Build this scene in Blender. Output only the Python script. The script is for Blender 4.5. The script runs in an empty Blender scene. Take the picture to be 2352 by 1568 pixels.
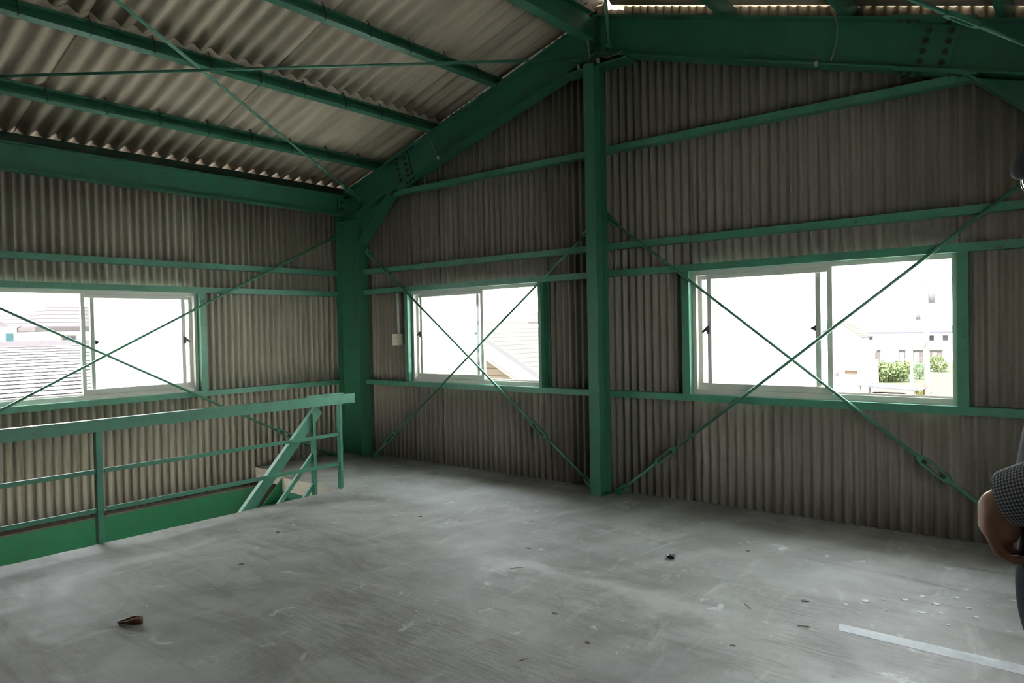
import bpy, math, random
from mathutils import Vector, Matrix
random.seed(7)

# ------------------------------------------------------------------ camera, world, sun, exposure
# Everything is laid out in surveying units of 0.8125 m (floor = 0, eye = 1.6), scaled to metres when meshes are made.
U = 0.8125
SC = bpy.context.scene
COL = SC.collection

def look_matrix(yaw, pitch, roll):
    f = Vector((math.cos(pitch)*math.cos(yaw), math.cos(pitch)*math.sin(yaw), math.sin(pitch)))
    r = Vector((math.sin(yaw), -math.cos(yaw), 0)); u = r.cross(f)
    r2 = r*math.cos(roll) + u*math.sin(roll); u2 = -r*math.sin(roll) + u*math.cos(roll)
    return Matrix((r2, u2, -f)).transposed()

cam = bpy.data.cameras.new('camera'); camo = bpy.data.objects.new('camera', cam); COL.objects.link(camo)
cam.sensor_width = 36.0; cam.lens = 1634.2/2352*36; cam.clip_start = 0.02; cam.clip_end = 600
camo.matrix_world = Matrix.Translation((0, 0, 1.6*U)) @ look_matrix(2.25687, -0.017756, -0.0200258).to_4x4()
SC.camera = camo

SUN_EL = math.radians(58)
world = bpy.data.worlds.new('sky'); SC.world = world; world.use_nodes = True
wn = world.node_tree.nodes; wl = world.node_tree.links; wn.clear()
# bright hazy sky: near white all over, a touch bluer towards the zenith
tcw = wn.new('ShaderNodeTexCoord'); sep = wn.new('ShaderNodeSeparateXYZ'); rmp = wn.new('ShaderNodeValToRGB')
wl.new(tcw.outputs['Generated'], sep.inputs[0]); wl.new(sep.outputs[2], rmp.inputs[0])
rmp.color_ramp.elements[0].color = (1.0, 0.985, 0.95, 1); rmp.color_ramp.elements[1].color = (0.80, 0.90, 1.0, 1)
bg = wn.new('ShaderNodeBackground'); bg.inputs['Strength'].default_value = 4.0
wo = wn.new('ShaderNodeOutputWorld')
wl.new(rmp.outputs[0], bg.inputs[0]); wl.new(bg.outputs[0], wo.inputs[0])

sl = bpy.data.lights.new('sun', 'SUN'); so = bpy.data.objects.new('sun', sl); COL.objects.link(so)
sl.energy = 10.0; sl.angle = math.radians(0.8); sl.color = (1.0, 0.95, 0.88)
so.rotation_euler = Vector((0.03, 0.52, -0.85)).to_track_quat('-Z', 'Y').to_euler()

SC.view_settings.view_transform = 'Standard'; SC.view_settings.look = 'None'
SC.view_settings.gamma = 1.0; SC.view_settings.use_curve_mapping = False
SC.view_settings.exposure = 2.62
SC.cycles.use_denoising = True
SC.cycles.use_adaptive_sampling = True; SC.cycles.adaptive_threshold = 0.05
SC.cycles.max_bounces = 7; SC.cycles.diffuse_bounces = 4; SC.cycles.glossy_bounces = 2; SC.cycles.transparent_max_bounces = 16
SC.cycles.sample_clamp_indirect = 8.0; SC.cycles.caustics_reflective = False; SC.cycles.caustics_refractive = False

# ------------------------------------------------------------------ materials
class NT:
    def __init__(s, name):
        s.m = bpy.data.materials.new(name); s.m.use_nodes = True
        s.t = s.m.node_tree; s.n = s.t.nodes; s.l = s.t.links
        s.b = s.n['Principled BSDF']; s.out = s.n['Material Output']
        tc = s.n.new('ShaderNodeTexCoord'); s.obj = tc.outputs['Object']
        g = s.n.new('ShaderNodeNewGeometry'); s.pos = g.outputs['Position']; s.nor = g.outputs['Normal']; s.rnd = None
    def val(s, x, sock):
        if hasattr(x, 'links') or isinstance(x, bpy.types.NodeSocket): s.l.new(x, sock)
        else: sock.default_value = x
    def mapv(s, vec, scale=(1, 1, 1), rot=(0, 0, 0), loc=(0, 0, 0)):
        n = s.n.new('ShaderNodeMapping'); s.l.new(vec, n.inputs['Vector'])
        n.inputs['Scale'].default_value = scale; n.inputs['Rotation'].default_value = rot; n.inputs['Location'].default_value = loc
        return n.outputs[0]
    def noise(s, vec, scale, detail=4, rough=0.55, dist=0.0):
        n = s.n.new('ShaderNodeTexNoise'); s.l.new(vec, n.inputs['Vector'])
        n.inputs['Scale'].default_value = scale; n.inputs['Detail'].default_value = min(detail, 4)
        n.inputs['Roughness'].default_value = rough; n.inputs['Distortion'].default_value = dist
        return n.outputs['Fac']
    def voro(s, vec, scale, feature='F1'):
        n = s.n.new('ShaderNodeTexVoronoi'); n.feature = feature; s.l.new(vec, n.inputs['Vector']); n.inputs['Scale'].default_value = scale
        return n.outputs['Distance']
    def wave(s, vec, scale, dist=4.0, detail=3, dscale=1.5):
        n = s.n.new('ShaderNodeTexWave'); s.l.new(vec, n.inputs['Vector']); n.inputs['Scale'].default_value = scale
        n.inputs['Distortion'].default_value = dist; n.inputs['Detail'].default_value = detail; n.inputs['Detail Scale'].default_value = dscale
        return n.outputs['Fac']
    def ramp(s, fac, stops, interp='LINEAR'):
        n = s.n.new('ShaderNodeValToRGB'); n.color_ramp.interpolation = interp; s.l.new(fac, n.inputs[0])
        e = n.color_ramp.elements
        while len(e) < len(stops): e.new(0.5)
        for k, (p, c) in enumerate(stops):
            e[k].position = p; e[k].color = (c, c, c, 1) if isinstance(c, (int, float)) else (*c, 1)
        return n.outputs[0]
    def mix(s, fac, a, b, mode='MIX'):
        n = s.n.new('ShaderNodeMix'); n.data_type = 'RGBA'; n.blend_type = mode
        s.val(fac, n.inputs[0])
        for x, k in ((a, 6), (b, 7)):
            if isinstance(x, tuple): n.inputs[k].default_value = (*x, 1)
            elif isinstance(x, float): n.inputs[k].default_value = (x, x, x, 1)
            else: s.l.new(x, n.inputs[k])
        return n.outputs[2]
    def math(s, op, a, b=0.0):
        n = s.n.new('ShaderNodeMath'); n.operation = op; s.val(a, n.inputs[0]); s.val(b, n.inputs[1]); return n.outputs[0]
    def objrand(s):
        n = s.n.new('ShaderNodeObjectInfo'); return n.outputs['Random']
    def bump(s, h, strength=0.3, dist=0.01):
        n = s.n.new('ShaderNodeBump'); n.inputs['Strength'].default_value = strength; n.inputs['Distance'].default_value = dist
        s.l.new(h, n.inputs['Height']); s.l.new(n.outputs[0], s.b.inputs['Normal'])
    def done(s, col, rough=0.6, metal=0.0, spec=None):
        s.val((*col, 1) if isinstance(col, tuple) else col, s.b.inputs['Base Color'])
        s.val(rough, s.b.inputs['Roughness']); s.b.inputs['Metallic'].default_value = metal
        if spec is not None: s.b.inputs['Specular IOR Level'].default_value = spec
        return s.m

M = {}
def plain(name, col, rough=0.6, metal=0.0, var=0.12, scale=18.0, spec=None):
    t = NT(name); f = t.noise(t.pos, scale, 3)
    c = t.mix(f, tuple(x*(1-var) for x in col), tuple(min(1, x*(1+var)) for x in col))
    M[name] = t.done(c, rough, metal, spec); return M[name]

def green_paint(name, col, rust_lo, rust=True):
    t = NT(name)
    f = t.noise(t.pos, 3.0, 4); c = t.mix(f, tuple(x*0.82 for x in col), tuple(x*1.15 for x in col))
    dirt = t.ramp(t.noise(t.pos, 9.0, 6, 0.65), [(0.45, 0.0), (0.75, 0.35)])
    c = t.mix(dirt, c, (0.045, 0.065, 0.045))
    if rust:
        r = t.ramp(t.noise(t.pos, 26.0, 5, 0.7), [(rust_lo, 0.0), (rust_lo+0.05, 0.85)])
        c = t.mix(r, c, (0.075, 0.045, 0.028))
    M[name] = t.done(c, 0.42)
green_paint('green', (0.036, 0.165, 0.098), 0.73)
green_paint('green_worn', (0.056, 0.215, 0.135), 0.64)
green_paint('green_shaded', (0.022, 0.050, 0.030), 0.6)  # shaded copy of the green: eave channels carry their shadow in the colour
green_paint('green_stair', (0.020, 0.160, 0.070), 0.74)

def sheet_mat(name, ca, cb, axis_scale, stain=(0.045, 0.04, 0.032), speck=140.0):
    t = NT(name)
    base = t.mix(t.noise(t.pos, 1.1, 4), ca, cb)
    streak = t.noise(t.mapv(t.pos, axis_scale), 1.0, 5, 0.6)
    base = t.mix(t.ramp(streak, [(0.36, 0.30), (0.62, 0.0)]), base, stain)
    grain = t.noise(t.pos, speck, 3, 0.7)
    base = t.mix(t.ramp(grain, [(0.35, 0.0), (0.7, 1.0)]), t.mix(0.16, base, (0.03, 0.028, 0.022)), t.mix(0.08, base, (0.62, 0.60, 0.54)))
    tint = t.math('MULTIPLY_ADD', t.objrand(), 0.22); 
    n = tint.node; n.inputs[2].default_value = 0.88
    base = t.mix(1.0, base, t.mix(0.0, tint, tint), 'MULTIPLY')
    M[name] = t.done(base, 0.9, spec=0.2)
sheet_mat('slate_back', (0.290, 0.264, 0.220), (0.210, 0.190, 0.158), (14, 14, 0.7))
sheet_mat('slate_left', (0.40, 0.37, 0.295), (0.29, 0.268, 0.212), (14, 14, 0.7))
sheet_mat('slate_roof', (0.62, 0.53, 0.41), (0.52, 0.44, 0.34), (0.7, 9, 0.7))

def concrete():
    t = NT('concrete')
    big = t.noise(t.pos, 0.42, 5, 0.6, 0.6)
    mid = t.noise(t.pos, 2.3, 7, 0.65, 1.2)
    c = t.mix(t.ramp(big, [(0.35, 0.0), (0.65, 1.0)]), (0.190, 0.195, 0.200), (0.300, 0.290, 0.268))
    c = t.mix(t.ramp(mid, [(0.36, 0.65), (0.60, 0.0)]), c, (0.135, 0.126, 0.110))
    smear = t.noise(t.mapv(t.pos, (0.8, 3.6, 1), (0, 0, 0.35)), 1.0, 7, 0.68, 1.6)
    c = t.mix(t.ramp(smear, [(0.50, 0.0), (0.68, 0.7)]), c, (0.130, 0.120, 0.104))
    sm2 = t.noise(t.mapv(t.pos, (3.2, 0.9, 1), (0, 0, -0.3), (4, 1, 0)), 1.0, 7, 0.66, 2.2)
    c = t.mix(t.ramp(sm2, [(0.56, 0.0), (0.72, 0.5)]), c, (0.40, 0.395, 0.38))
    # trowel sweeps: broad arcs of finer dust
    arcs = t.wave(t.mapv(t.pos, (0.9, 0.9, 1), (0, 0, 0.5)), 0.8, 9.0, 3, 0.7)
    c = t.mix(t.ramp(arcs, [(0.55, 0.0), (0.95, 0.16)]), c, (0.38, 0.375, 0.36))
    # broom strokes in patches
    br = t.noise(t.mapv(t.pos, (6, 70, 1), (0, 0, 0.42)), 1.0, 4, 0.6, 0.5)
    br2 = t.noise(t.mapv(t.pos, (75, 7, 1), (0, 0, 0.25)), 1.0, 4, 0.6, 0.5)
    pm = t.ramp(t.noise(t.mapv(t.pos, loc=(3, 7, 0)), 0.9, 5, 0.6, 0.8), [(0.52, 0.0), (0.66, 1.0)])
    pm2 = t.ramp(t.noise(t.mapv(t.pos, loc=(11, 2, 0)), 1.0, 5, 0.6, 0.8), [(0.54, 0.0), (0.66, 1.0)])
    c = t.mix(t.math('MULTIPLY', t.ramp(br, [(0.42, 0.45), (0.58, 0.0)]), pm), c, (0.125, 0.120, 0.110))
    c = t.mix(t.math('MULTIPLY', t.ramp(br2, [(0.42, 0.40), (0.58, 0.0)]), pm2), c, (0.130, 0.126, 0.116))
    # swept dust patches and pale worn spots left on the slab
    wob = t.n.new('ShaderNodeTexNoise'); wob.inputs['Scale'].default_value = 1.7; wob.inputs['Detail'].default_value = 6; wob.inputs['Roughness'].default_value = 0.65; t.l.new(t.pos, wob.inputs['Vector'])
    def patch(x, y, rx, ry, rot, edge=0.55):
        v = t.n.new('ShaderNodeVectorMath'); v.operation = 'MULTIPLY_ADD'; t.l.new(wob.outputs['Color'], v.inputs[0]); v.inputs[1].default_value = (0.9, 0.9, 0); t.l.new(t.pos, v.inputs[2])
        q = t.mapv(t.mapv(v.outputs[0], loc=(-x-0.45, -y-0.45, 0)), (1/rx, 1/ry, 0), (0, 0, rot))
        ln = t.n.new('ShaderNodeVectorMath'); ln.operation = 'LENGTH'; t.l.new(q, ln.inputs[0])
        return t.ramp(ln.outputs['Value'], [(edge, 1.0), (1.0, 0.0)], 'EASE')
    strokes = t.ramp(t.mix(0.5, br, t.noise(t.mapv(t.pos, (9, 60, 1), (0, 0, 0.75)), 1.0, 5, 0.65, 1.4)), [(0.40, 1.0), (0.56, 0.25)])
    for x, y, rx, ry, rot, k in ((-1.95, 2.05, 0.75, 0.45, 0.4, 0.62), (-2.25, 2.65, 0.8, 0.30, 0.5, 0.45), (-2.25, 3.2, 0.55, 0.25, 0.2, 0.42), (-0.95, 3.30, 0.50, 0.30, 0.5, 0.55), (-0.70, 3.02, 0.42, 0.20, 0.6, 0.55), (-2.75, 2.30, 0.6, 0.22, 0.6, 0.38), (-3.3, 2.6, 0.7, 0.25, 0.6, 0.30), (-1.45, 2.6, 0.5, 0.3, 0.2, 0.3)):
        c = t.mix(t.math('MULTIPLY', t.math('MULTIPLY', patch(x, y, rx, ry, rot), strokes), k), c, (0.085, 0.078, 0.066))
    for x, y, rx, ry, rot, k in ((-2.80, 1.30, 0.55, 0.25, 0.5, 0.5), (-0.72, 2.74, 0.30, 0.14, 0.5, 0.3), (-2.45, 2.95, 0.45, 0.16, 0.1, 0.45), (-1.60, 2.95, 0.5, 0.14, 0.3, 0.45), (-3.5, 4.35, 0.7, 0.3, 0.1, 0.35), (-4.2, 3.9, 0.9, 0.35, 0.5, 0.3)):
        c = t.mix(t.math('MULTIPLY', patch(x, y, rx, ry, rot, 0.3), k), c, (0.40, 0.40, 0.395))
    # pale lime stains, dark specks, hair cracks
    st = t.ramp(t.noise(t.mapv(t.pos, loc=(5, 5, 0)), 5.5, 6, 0.7, 0.5), [(0.63, 0.0), (0.70, 0.6)])
    c = t.mix(st, c, (0.46, 0.465, 0.47))
    sp = t.ramp(t.voro(t.pos, 34.0), [(0.04, 0.8), (0.09, 0.0)])
    c = t.mix(t.math('MULTIPLY', sp, t.ramp(t.noise(t.pos, 3.0, 3), [(0.5, 0.0), (0.62, 1.0)])), c, (0.05, 0.045, 0.04))
    crk = t.n.new('ShaderNodeTexVoronoi'); crk.feature = 'DISTANCE_TO_EDGE'; crk.inputs['Scale'].default_value = 0.9
    dn = t.n.new('ShaderNodeTexNoise'); dn.inputs['Scale'].default_value = 2.5; dn.inputs['Detail'].default_value = 6; t.l.new(t.pos, dn.inputs['Vector'])
    t.l.new(t.mix(0.35, t.pos, dn.outputs['Color']), crk.inputs['Vector'])
    cm = t.math('MULTIPLY', t.ramp(crk.outputs['Distance'], [(0.0, 0.35), (0.003, 0.0)]), t.ramp(t.noise(t.mapv(t.pos, loc=(1, 9, 0)), 0.8, 2), [(0.5, 0.0), (0.58, 1.0)]))
    c = t.mix(cm, c, (0.07, 0.065, 0.06))
    t.bump(t.noise(t.pos, 60, 3, 0.7), 0.2, 0.005)
    M['concrete'] = t.done(c, t.ramp(mid, [(0.3, 0.55), (0.7, 0.78)]), spec=0.45)
concrete()
def slab_edge():
    t = NT('slab_edge'); f = t.noise(t.pos, 16, 6, 0.7)
    c = t.mix(f, (0.30, 0.27, 0.22), (0.50, 0.46, 0.40)); t.bump(f, 0.5, 0.01); M['slab_edge'] = t.done(c, 0.9)
slab_edge()

plain('aluminium', (0.50, 0.49, 0.44), 0.45, 0.0, 0.08)
plain('white_plastic', (0.70, 0.66, 0.52), 0.45, 0, 0.05)
plain('pvc_grey', (0.50, 0.51, 0.50), 0.5, 0, 0.05)
plain('dark_metal', (0.035, 0.035, 0.035), 0.5, 0.0)
plain('bolt_dark', (0.030, 0.055, 0.038), 0.6)
plain('thread', (0.055, 0.06, 0.05), 0.5, 0.3)
plain('wire', (0.26, 0.24, 0.20), 0.5, 0.0)
plain('galvanised', (0.55, 0.55, 0.56), 0.35, 0.8)
plain('dusty_ledge', (0.15, 0.125, 0.10), 0.9)
plain('rubber', (0.02, 0.02, 0.02), 0.8)
def frosted():
    m = bpy.data.materials.new('frosted_glass'); m.use_nodes = True; n = m.node_tree.nodes; l = m.node_tree.links; n.clear()
    o = n.new('ShaderNodeOutputMaterial'); tr = n.new('ShaderNodeBsdfTranslucent'); gl = n.new('ShaderNodeBsdfGlossy'); mx = n.new('ShaderNodeMixShader')
    tx = n.new('ShaderNodeTexNoise'); tx.inputs['Scale'].default_value = 90
    tc = n.new('ShaderNodeNewGeometry'); l.new(tc.outputs['Position'], tx.inputs['Vector'])
    rp = n.new('ShaderNodeValToRGB'); rp.color_ramp.elements[0].color = (.80, .83, .84, 1); rp.color_ramp.elements[1].color = (.88, .90, .90, 1)
    l.new(tx.outputs['Fac'], rp.inputs[0]); l.new(rp.outputs[0], tr.inputs[0])
    gl.inputs['Roughness'].default_value = 0.35; mx.inputs[0].default_value = 0.06
    tp = n.new('ShaderNodeBsdfTransparent'); tp.inputs[0].default_value = (.92, .94, .94, 1); m2 = n.new('ShaderNodeMixShader'); m2.inputs[0].default_value = 0.05
    l.new(tr.outputs[0], m2.inputs[1]); l.new(tp.outputs[0], m2.inputs[2])
    l.new(m2.outputs[0], mx.inputs[1]); l.new(gl.outputs[0], mx.inputs[2]); l.new(mx.outputs[0], o.inputs[0]); M['frosted'] = m
frosted()
def thin_fresnel(n, l):
    lw = n.new('ShaderNodeLayerWeight'); lw.inputs[0].default_value = 0.5
    p = n.new('ShaderNodeMath'); p.operation = 'POWER'; l.new(lw.outputs['Facing'], p.inputs[0]); p.inputs[1].default_value = 4.0
    a = n.new('ShaderNodeMath'); a.operation = 'MULTIPLY_ADD'; l.new(p.outputs[0], a.inputs[0]); a.inputs[1].default_value = 0.6; a.inputs[2].default_value = 0.05
    return a.outputs[0]
def clear_glass():
    m = bpy.data.materials.new('clear_glass'); m.use_nodes = True; n = m.node_tree.nodes; l = m.node_tree.links; n.clear()
    o = n.new('ShaderNodeOutputMaterial'); tr = n.new('ShaderNodeBsdfTransparent'); gl = n.new('ShaderNodeBsdfGlossy'); mx = n.new('ShaderNodeMixShader'); fr = thin_fresnel(n, l)
    tr.inputs[0].default_value = (.93, .95, .94, 1); gl.inputs['Roughness'].default_value = 0.02
    l.new(fr, mx.inputs[0]); l.new(tr.outputs[0], mx.inputs[1]); l.new(gl.outputs[0], mx.inputs[2]); l.new(mx.outputs[0], o.inputs[0]); M['clear_glass'] = m
clear_glass()
def tape():
    t = NT('worn_marking'); f = t.noise(t.pos, 7, 6, 0.7)
    c = t.mix(t.ramp(f, [(0.35, 0.0), (0.62, 1.0)]), (0.30, 0.31, 0.315), (0.44, 0.46, 0.475)); M['marking'] = t.done(c, 0.7)
tape()

# ------------------------------------------------------------------ mesh helpers
class MB:
    """collects geometry in survey units; build() links it as one mesh object"""
    def __init__(s): s.v = []; s.f = []; s.sm = []; s.mi = []
    def add(s, vs, fs, smooth=False, mi=0):
        k = len(s.v); s.v += [Vector(v) for v in vs]
        for f in fs: s.f.append([i+k for i in f]); s.sm.append(smooth); s.mi.append(mi)
        return s
    def box(s, x0, x1, y0, y1, z0, z1, mi=0):
        vs = [(x, y, z) for z in (z0, z1) for y in (y0, y1) for x in (x0, x1)]
        return s.add(vs, [(0, 2, 3, 1), (4, 5, 7, 6), (0, 1, 5, 4), (2, 6, 7, 3), (0, 4, 6, 2), (1, 3, 7, 5)], mi=mi)
    def ext(s, prof, p0, p1, side, up, smooth=False, mi=0):
        """extrude the closed 2-D profile [(a, b)] (a along side, b along up) from p0 to p1"""
        p0, p1, side, up = Vector(p0), Vector(p1), Vector(side), Vector(up); n = len(prof)
        vs = [p0+side*a+up*b for a, b in prof] + [p1+side*a+up*b for a, b in prof]
        if (p1-p0).dot(side.cross(up)) < 0: fl = True
        else: fl = False
        ar = sum(prof[i][0]*prof[(i+1) % n][1]-prof[(i+1) % n][0]*prof[i][1] for i in range(n))
        if ar < 0: fl = not fl
        fs = [(i, (i+1) % n, n+(i+1) % n, n+i) for i in range(n)]
        caps = [tuple(range(n-1, -1, -1)), tuple(range(n, 2*n))]
        if fl: fs = [tuple(reversed(f)) for f in fs]; caps = [tuple(reversed(f)) for f in caps]
        s.add(vs, fs, smooth, mi); k = len(s.v)-2*n
        for c in caps: s.f.append([i+k for i in c]); s.sm.append(False); s.mi.append(mi)
        return s
    def bar(s, p0, p1, w, h, up=(0, 0, 1)):
        p0, p1 = Vector(p0), Vector(p1); d = (p1-p0).normalized(); side = d.cross(Vector(up)).normalized(); u = side.cross(d)
        return s.ext([(-w/2, -h/2), (w/2, -h/2), (w/2, h/2), (-w/2, h/2)], p0, p1, side, u)
    def rod(s, p0, p1, r, n=8, r1=None):
        p0, p1 = Vector(p0), Vector(p1); d = (p1-p0).normalized(); a = d.orthogonal().normalized(); b = d.cross(a); r1 = r if r1 is None else r1
        vs = [p0+(a*math.cos(2*math.pi*i/n)+b*math.sin(2*math.pi*i/n))*r for i in range(n)] + [p1+(a*math.cos(2*math.pi*i/n)+b*math.sin(2*math.pi*i/n))*r1 for i in range(n)]
        s.add(vs, [(i, (i+1) % n, n+(i+1) % n, n+i) for i in range(n)], True); k = len(s.v)-2*n
        for c in (range(n-1, -1, -1), range(n, 2*n)): s.f.append([i+k for i in c]); s.sm.append(False); s.mi.append(0)
        return s
    def tube(s, pts, r, n=6):
        pts = [Vector(p) for p in pts]; k0 = len(s.v); rings = len(pts); a = None
        for i, p in enumerate(pts):
            d = (pts[min(i+1, rings-1)]-pts[max(i-1, 0)]).normalized()
            a = d.orthogonal().normalized() if a is None else (a-d*a.dot(d)).normalized()
            b = d.cross(a)
            s.v += [p+(a*math.cos(2*math.pi*j/n)+b*math.sin(2*math.pi*j/n))*r for j in range(n)]
        for i in range(rings-1):
            for j in range(n):
                s.f.append([k0+i*n+j, k0+i*n+(j+1) % n, k0+(i+1)*n+(j+1) % n, k0+(i+1)*n+j]); s.sm.append(True); s.mi.append(0)
        s.f.append([k0+j for j in range(n-1, -1, -1)]); s.f.append([k0+(rings-1)*n+j for j in range(n)]); s.sm += [False]*2; s.mi += [0]*2
        return s
    def bolt(s, p, d, r=0.018, h=0.014):
        """hexagon head on a washer along direction d"""
        p, d = Vector(p), Vector(d).normalized()
        s.rod(p, p+d*h*0.3, r*1.35, 10); s.rod(p+d*h*0.3, p+d*h, r, 6); return s.rod(p+d*h, p+d*h*1.5, r*0.5, 8)
    def build(s, name, mat, parent=None, origin=None, sc=None):
        k = U if sc is None else sc
        if origin is None:
            xs = [v.x for v in s.v]; ys = [v.y for v in s.v]; zs = [v.z for v in s.v]
            origin = Vector(((min(xs)+max(xs))/2, (min(ys)+max(ys))/2, min(zs)))
        origin = Vector(origin)
        me = bpy.data.meshes.new(name); me.from_pydata([(v-origin)*k for v in s.v], [], s.f)
        me.polygons.foreach_set('use_smooth', s.sm); me.polygons.foreach_set('material_index', s.mi)
        for m in (mat if isinstance(mat, (list, tuple)) else [mat]): me.materials.append(M[m] if isinstance(m, str) else m)
        me.update()
        o = bpy.data.objects.new(name, me); COL.objects.link(o); place(o, origin*k, parent); return o

def place(o, loc, parent):
    loc = Vector(loc)
    if parent is not None:
        o.parent = parent; p = parent; off = Vector((0, 0, 0))
        while p is not None: off += p.location; p = p.parent
        o.location = loc-off
    else: o.location = loc
    return o
def empty(name, loc, parent=None, k=U):
    o = bpy.data.objects.new(name, None); COL.objects.link(o); o.empty_display_size = 0.1
    return place(o, Vector(loc)*k, parent)
def tag(o, label, cat, group=None):
    o['label'] = label; o['category'] = cat
    if group: o['group'] = group
    return o
def struct(o): o['kind'] = 'structure'; return o
def thing(name, loc, label, cat, group=None): return tag(empty(name, loc), label, cat, group)

def hprof(w, h, tf, tw):
    """H section, flanges of width w across 'side', total height h along 'up'"""
    a, b = w/2, h/2
    return [(-a, -b), (a, -b), (a, -b+tf), (tw/2, -b+tf), (tw/2, b-tf), (a, b-tf), (a, b), (-a, b), (-a, b-tf), (-tw/2, b-tf), (-tw/2, -b+tf), (-a, -b+tf)]
def cprof(d, b, c, t):
    """lipped channel: web at a=0, flanges reach a=b, depth d along 'up' from 0 to d"""
    return [(0, 0), (b, 0), (b, c), (b-t, c), (b-t, t), (t, t), (t, d-t), (b-t, d-t), (b-t, d-c), (b, d-c), (b, d), (0, d)]

# main dimensions (survey units)
XL, XR, YB, YR = -7.80, 0.46, 6.00, -5.60      # inner faces of the cladding: left, right, back, rear
XC = -3.67                                     # ridge
def z_bot(x): return 4.205-0.3*abs(x-XC)       # underside of rafters
def z_top(x): return 4.580-0.3*abs(x-XC)       # top of rafters
SHEET0 = 4.705                                 # underside of roof cladding at the ridge

# ------------------------------------------------------------------ floor
xs = [-7.86, -7.0, -5.965, XR+0.06]
ys = [YR-0.06, 0.40] + [0.40+i*(4.46-0.40)/90 for i in range(1, 90)] + [4.46, 4.62, YB+0.06]
def floor_cell(i, j):
    y = (ys[j]+ys[j+1])/2
    if i == 2: return True
    if y < 0.40: return True
    if i == 1: return y > 4.46
    return y > 4.62
fb = MB(); T = 0.15
jit = [0.0]*len(ys)
for j in range(2, len(ys)-3): jit[j] = random.uniform(-0.006, 0.006)+0.004*math.sin(j*0.7)
def fx(i, j): return xs[i]+(jit[j] if i == 2 else 0)
idx = {}
for i in range(4):
    for j in range(len(ys)):
        for z in (0, -T): idx[(i, j, z)] = len(fb.v); fb.v.append(Vector((fx(i, j), ys[j], z)))
def ff(*k, mi=0): fb.f.append([idx[q] for q in k]); fb.sm.append(False); fb.mi.append(mi)
for i in range(3):
    for j in range(len(ys)-1):
        if not floor_cell(i, j): continue
        ff((i, j, 0), (i+1, j, 0), (i+1, j+1, 0), (i, j+1, 0)); ff((i, j, -T), (i, j+1, -T), (i+1, j+1, -T), (i+1, j, -T))
        def no(a, b): return a < 0 or a > 2 or b < 0 or b > len(ys)-2 or not floor_cell(a, b)
        if no(i-1, j): ff((i, j, 0), (i, j+1, 0), (i, j+1, -T), (i, j, -T), mi=1)
        if no(i+1, j): ff((i+1, j+1, 0), (i+1, j, 0), (i+1, j, -T), (i+1, j+1, -T), mi=1)
        if no(i, j-1): ff((i+1, j, 0), (i, j, 0), (i, j, -T), (i+1, j, -T), mi=1)
        if no(i, j+1): ff((i, j+1, 0), (i+1, j+1, 0), (i+1, j+1, -T), (i, j+1, -T), mi=1)
struct(fb.build('floor', ['concrete', 'slab_edge'], None, (0, 0, 0)))
struct(MB().box(-8.2, 0.8, YR-0.3, 6.3, -5.6, -5.45).build('floor_lower', 'concrete'))
# walls of the storey below, with its vehicle door open at the rear
wl_ = struct(empty('wall_lower', (XC, 0, -5.4)))
for a in ((-7.90, -7.83, YR-0.1, 6.1, -5.45, -0.30), (0.49, 0.56, YR-0.1, 6.1, -5.45, -0.16), (-7.83, 0.49, 6.03, 6.10, -5.45, -0.16), (-7.83, -5.2, YR-0.1, YR-0.03, -5.45, -0.16), (-2.2, 0.49, YR-0.1, YR-0.03, -5.45, -0.16)):
    MB().box(*a).build('wall_panel', 'slate_back', wl_)

# ------------------------------------------------------------------ corrugated cladding
def corrugate(mapf, s0, s1, zb, zt, pitch, amp, phase, th, step=8):
    """strip of corrugated sheet; d = 0 at the crest that faces the room and grows outwards"""
    n = max(2, int(round((s1-s0)/pitch*step))); mb = MB(); vs = []
    for i in range(n+1):
        s = s0+(s1-s0)*i/n; d = amp/2*(1-math.cos(2*math.pi*(s-phase)/pitch))
        a, b = zb(s), zt(s)
        vs += [mapf(s, d, a), mapf(s, d, b), mapf(s, d+th, b), mapf(s, d+th, a)]
    fin, fcap = [], []
    for i in range(n):
        k = 4*i; fin += [(k, k+4, k+5, k+1), (k+2, k+6, k+7, k+3)]; fcap += [(k+1, k+5, k+6, k+2), (k+3, k+7, k+4, k)]
    fcap += [(0, 1, 2, 3), (4*n+3, 4*n+2, 4*n+1, 4*n)]
    mb.add(vs, fin, True); k = 0
    for f in fcap: mb.f.append(list(f)); mb.sm.append(False); mb.mi.append(0)
    return mb
def clad(wall, mat, mapf, s_range, zb, zt, holes, phase, joint0, pitch=0.0795, amp=0.035, name='sheet', n_w=10):
    w = pitch*n_w; s0, s1 = s_range; edges = []
    k = math.floor((s0-joint0)/w); a = joint0+k*w
    i = 0
    while a < s1-0.01:
        lo, hi = max(a, s0), min(a+w+pitch*0.45, s1)
        cuts = sorted({lo, hi} | {h for q in holes for h in q[:2] if lo < h < hi})
        off = 0.007 if i % 2 else 0.0
        mf = lambda s, d, z, off=off: mapf(s, d+off, z)
        for p, q in zip(cuts[:-1], cuts[1:]):
            m = (p+q)/2; hole = next((h for h in holes if h[0] <= m <= h[1]), None)
            if hole is None: corrugate(mf, p, q, zb, zt, pitch, amp, phase, 0.006).build(name, mat, wall)
            else:
                corrugate(mf, p, q, zb, lambda s: hole[2], pitch, amp, phase, 0.006).build(name, mat, wall)
                corrugate(mf, p, q, lambda s: hole[3], zt, pitch, amp, phase, 0.006).build(name, mat, wall)
        a += w; i += 1

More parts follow.
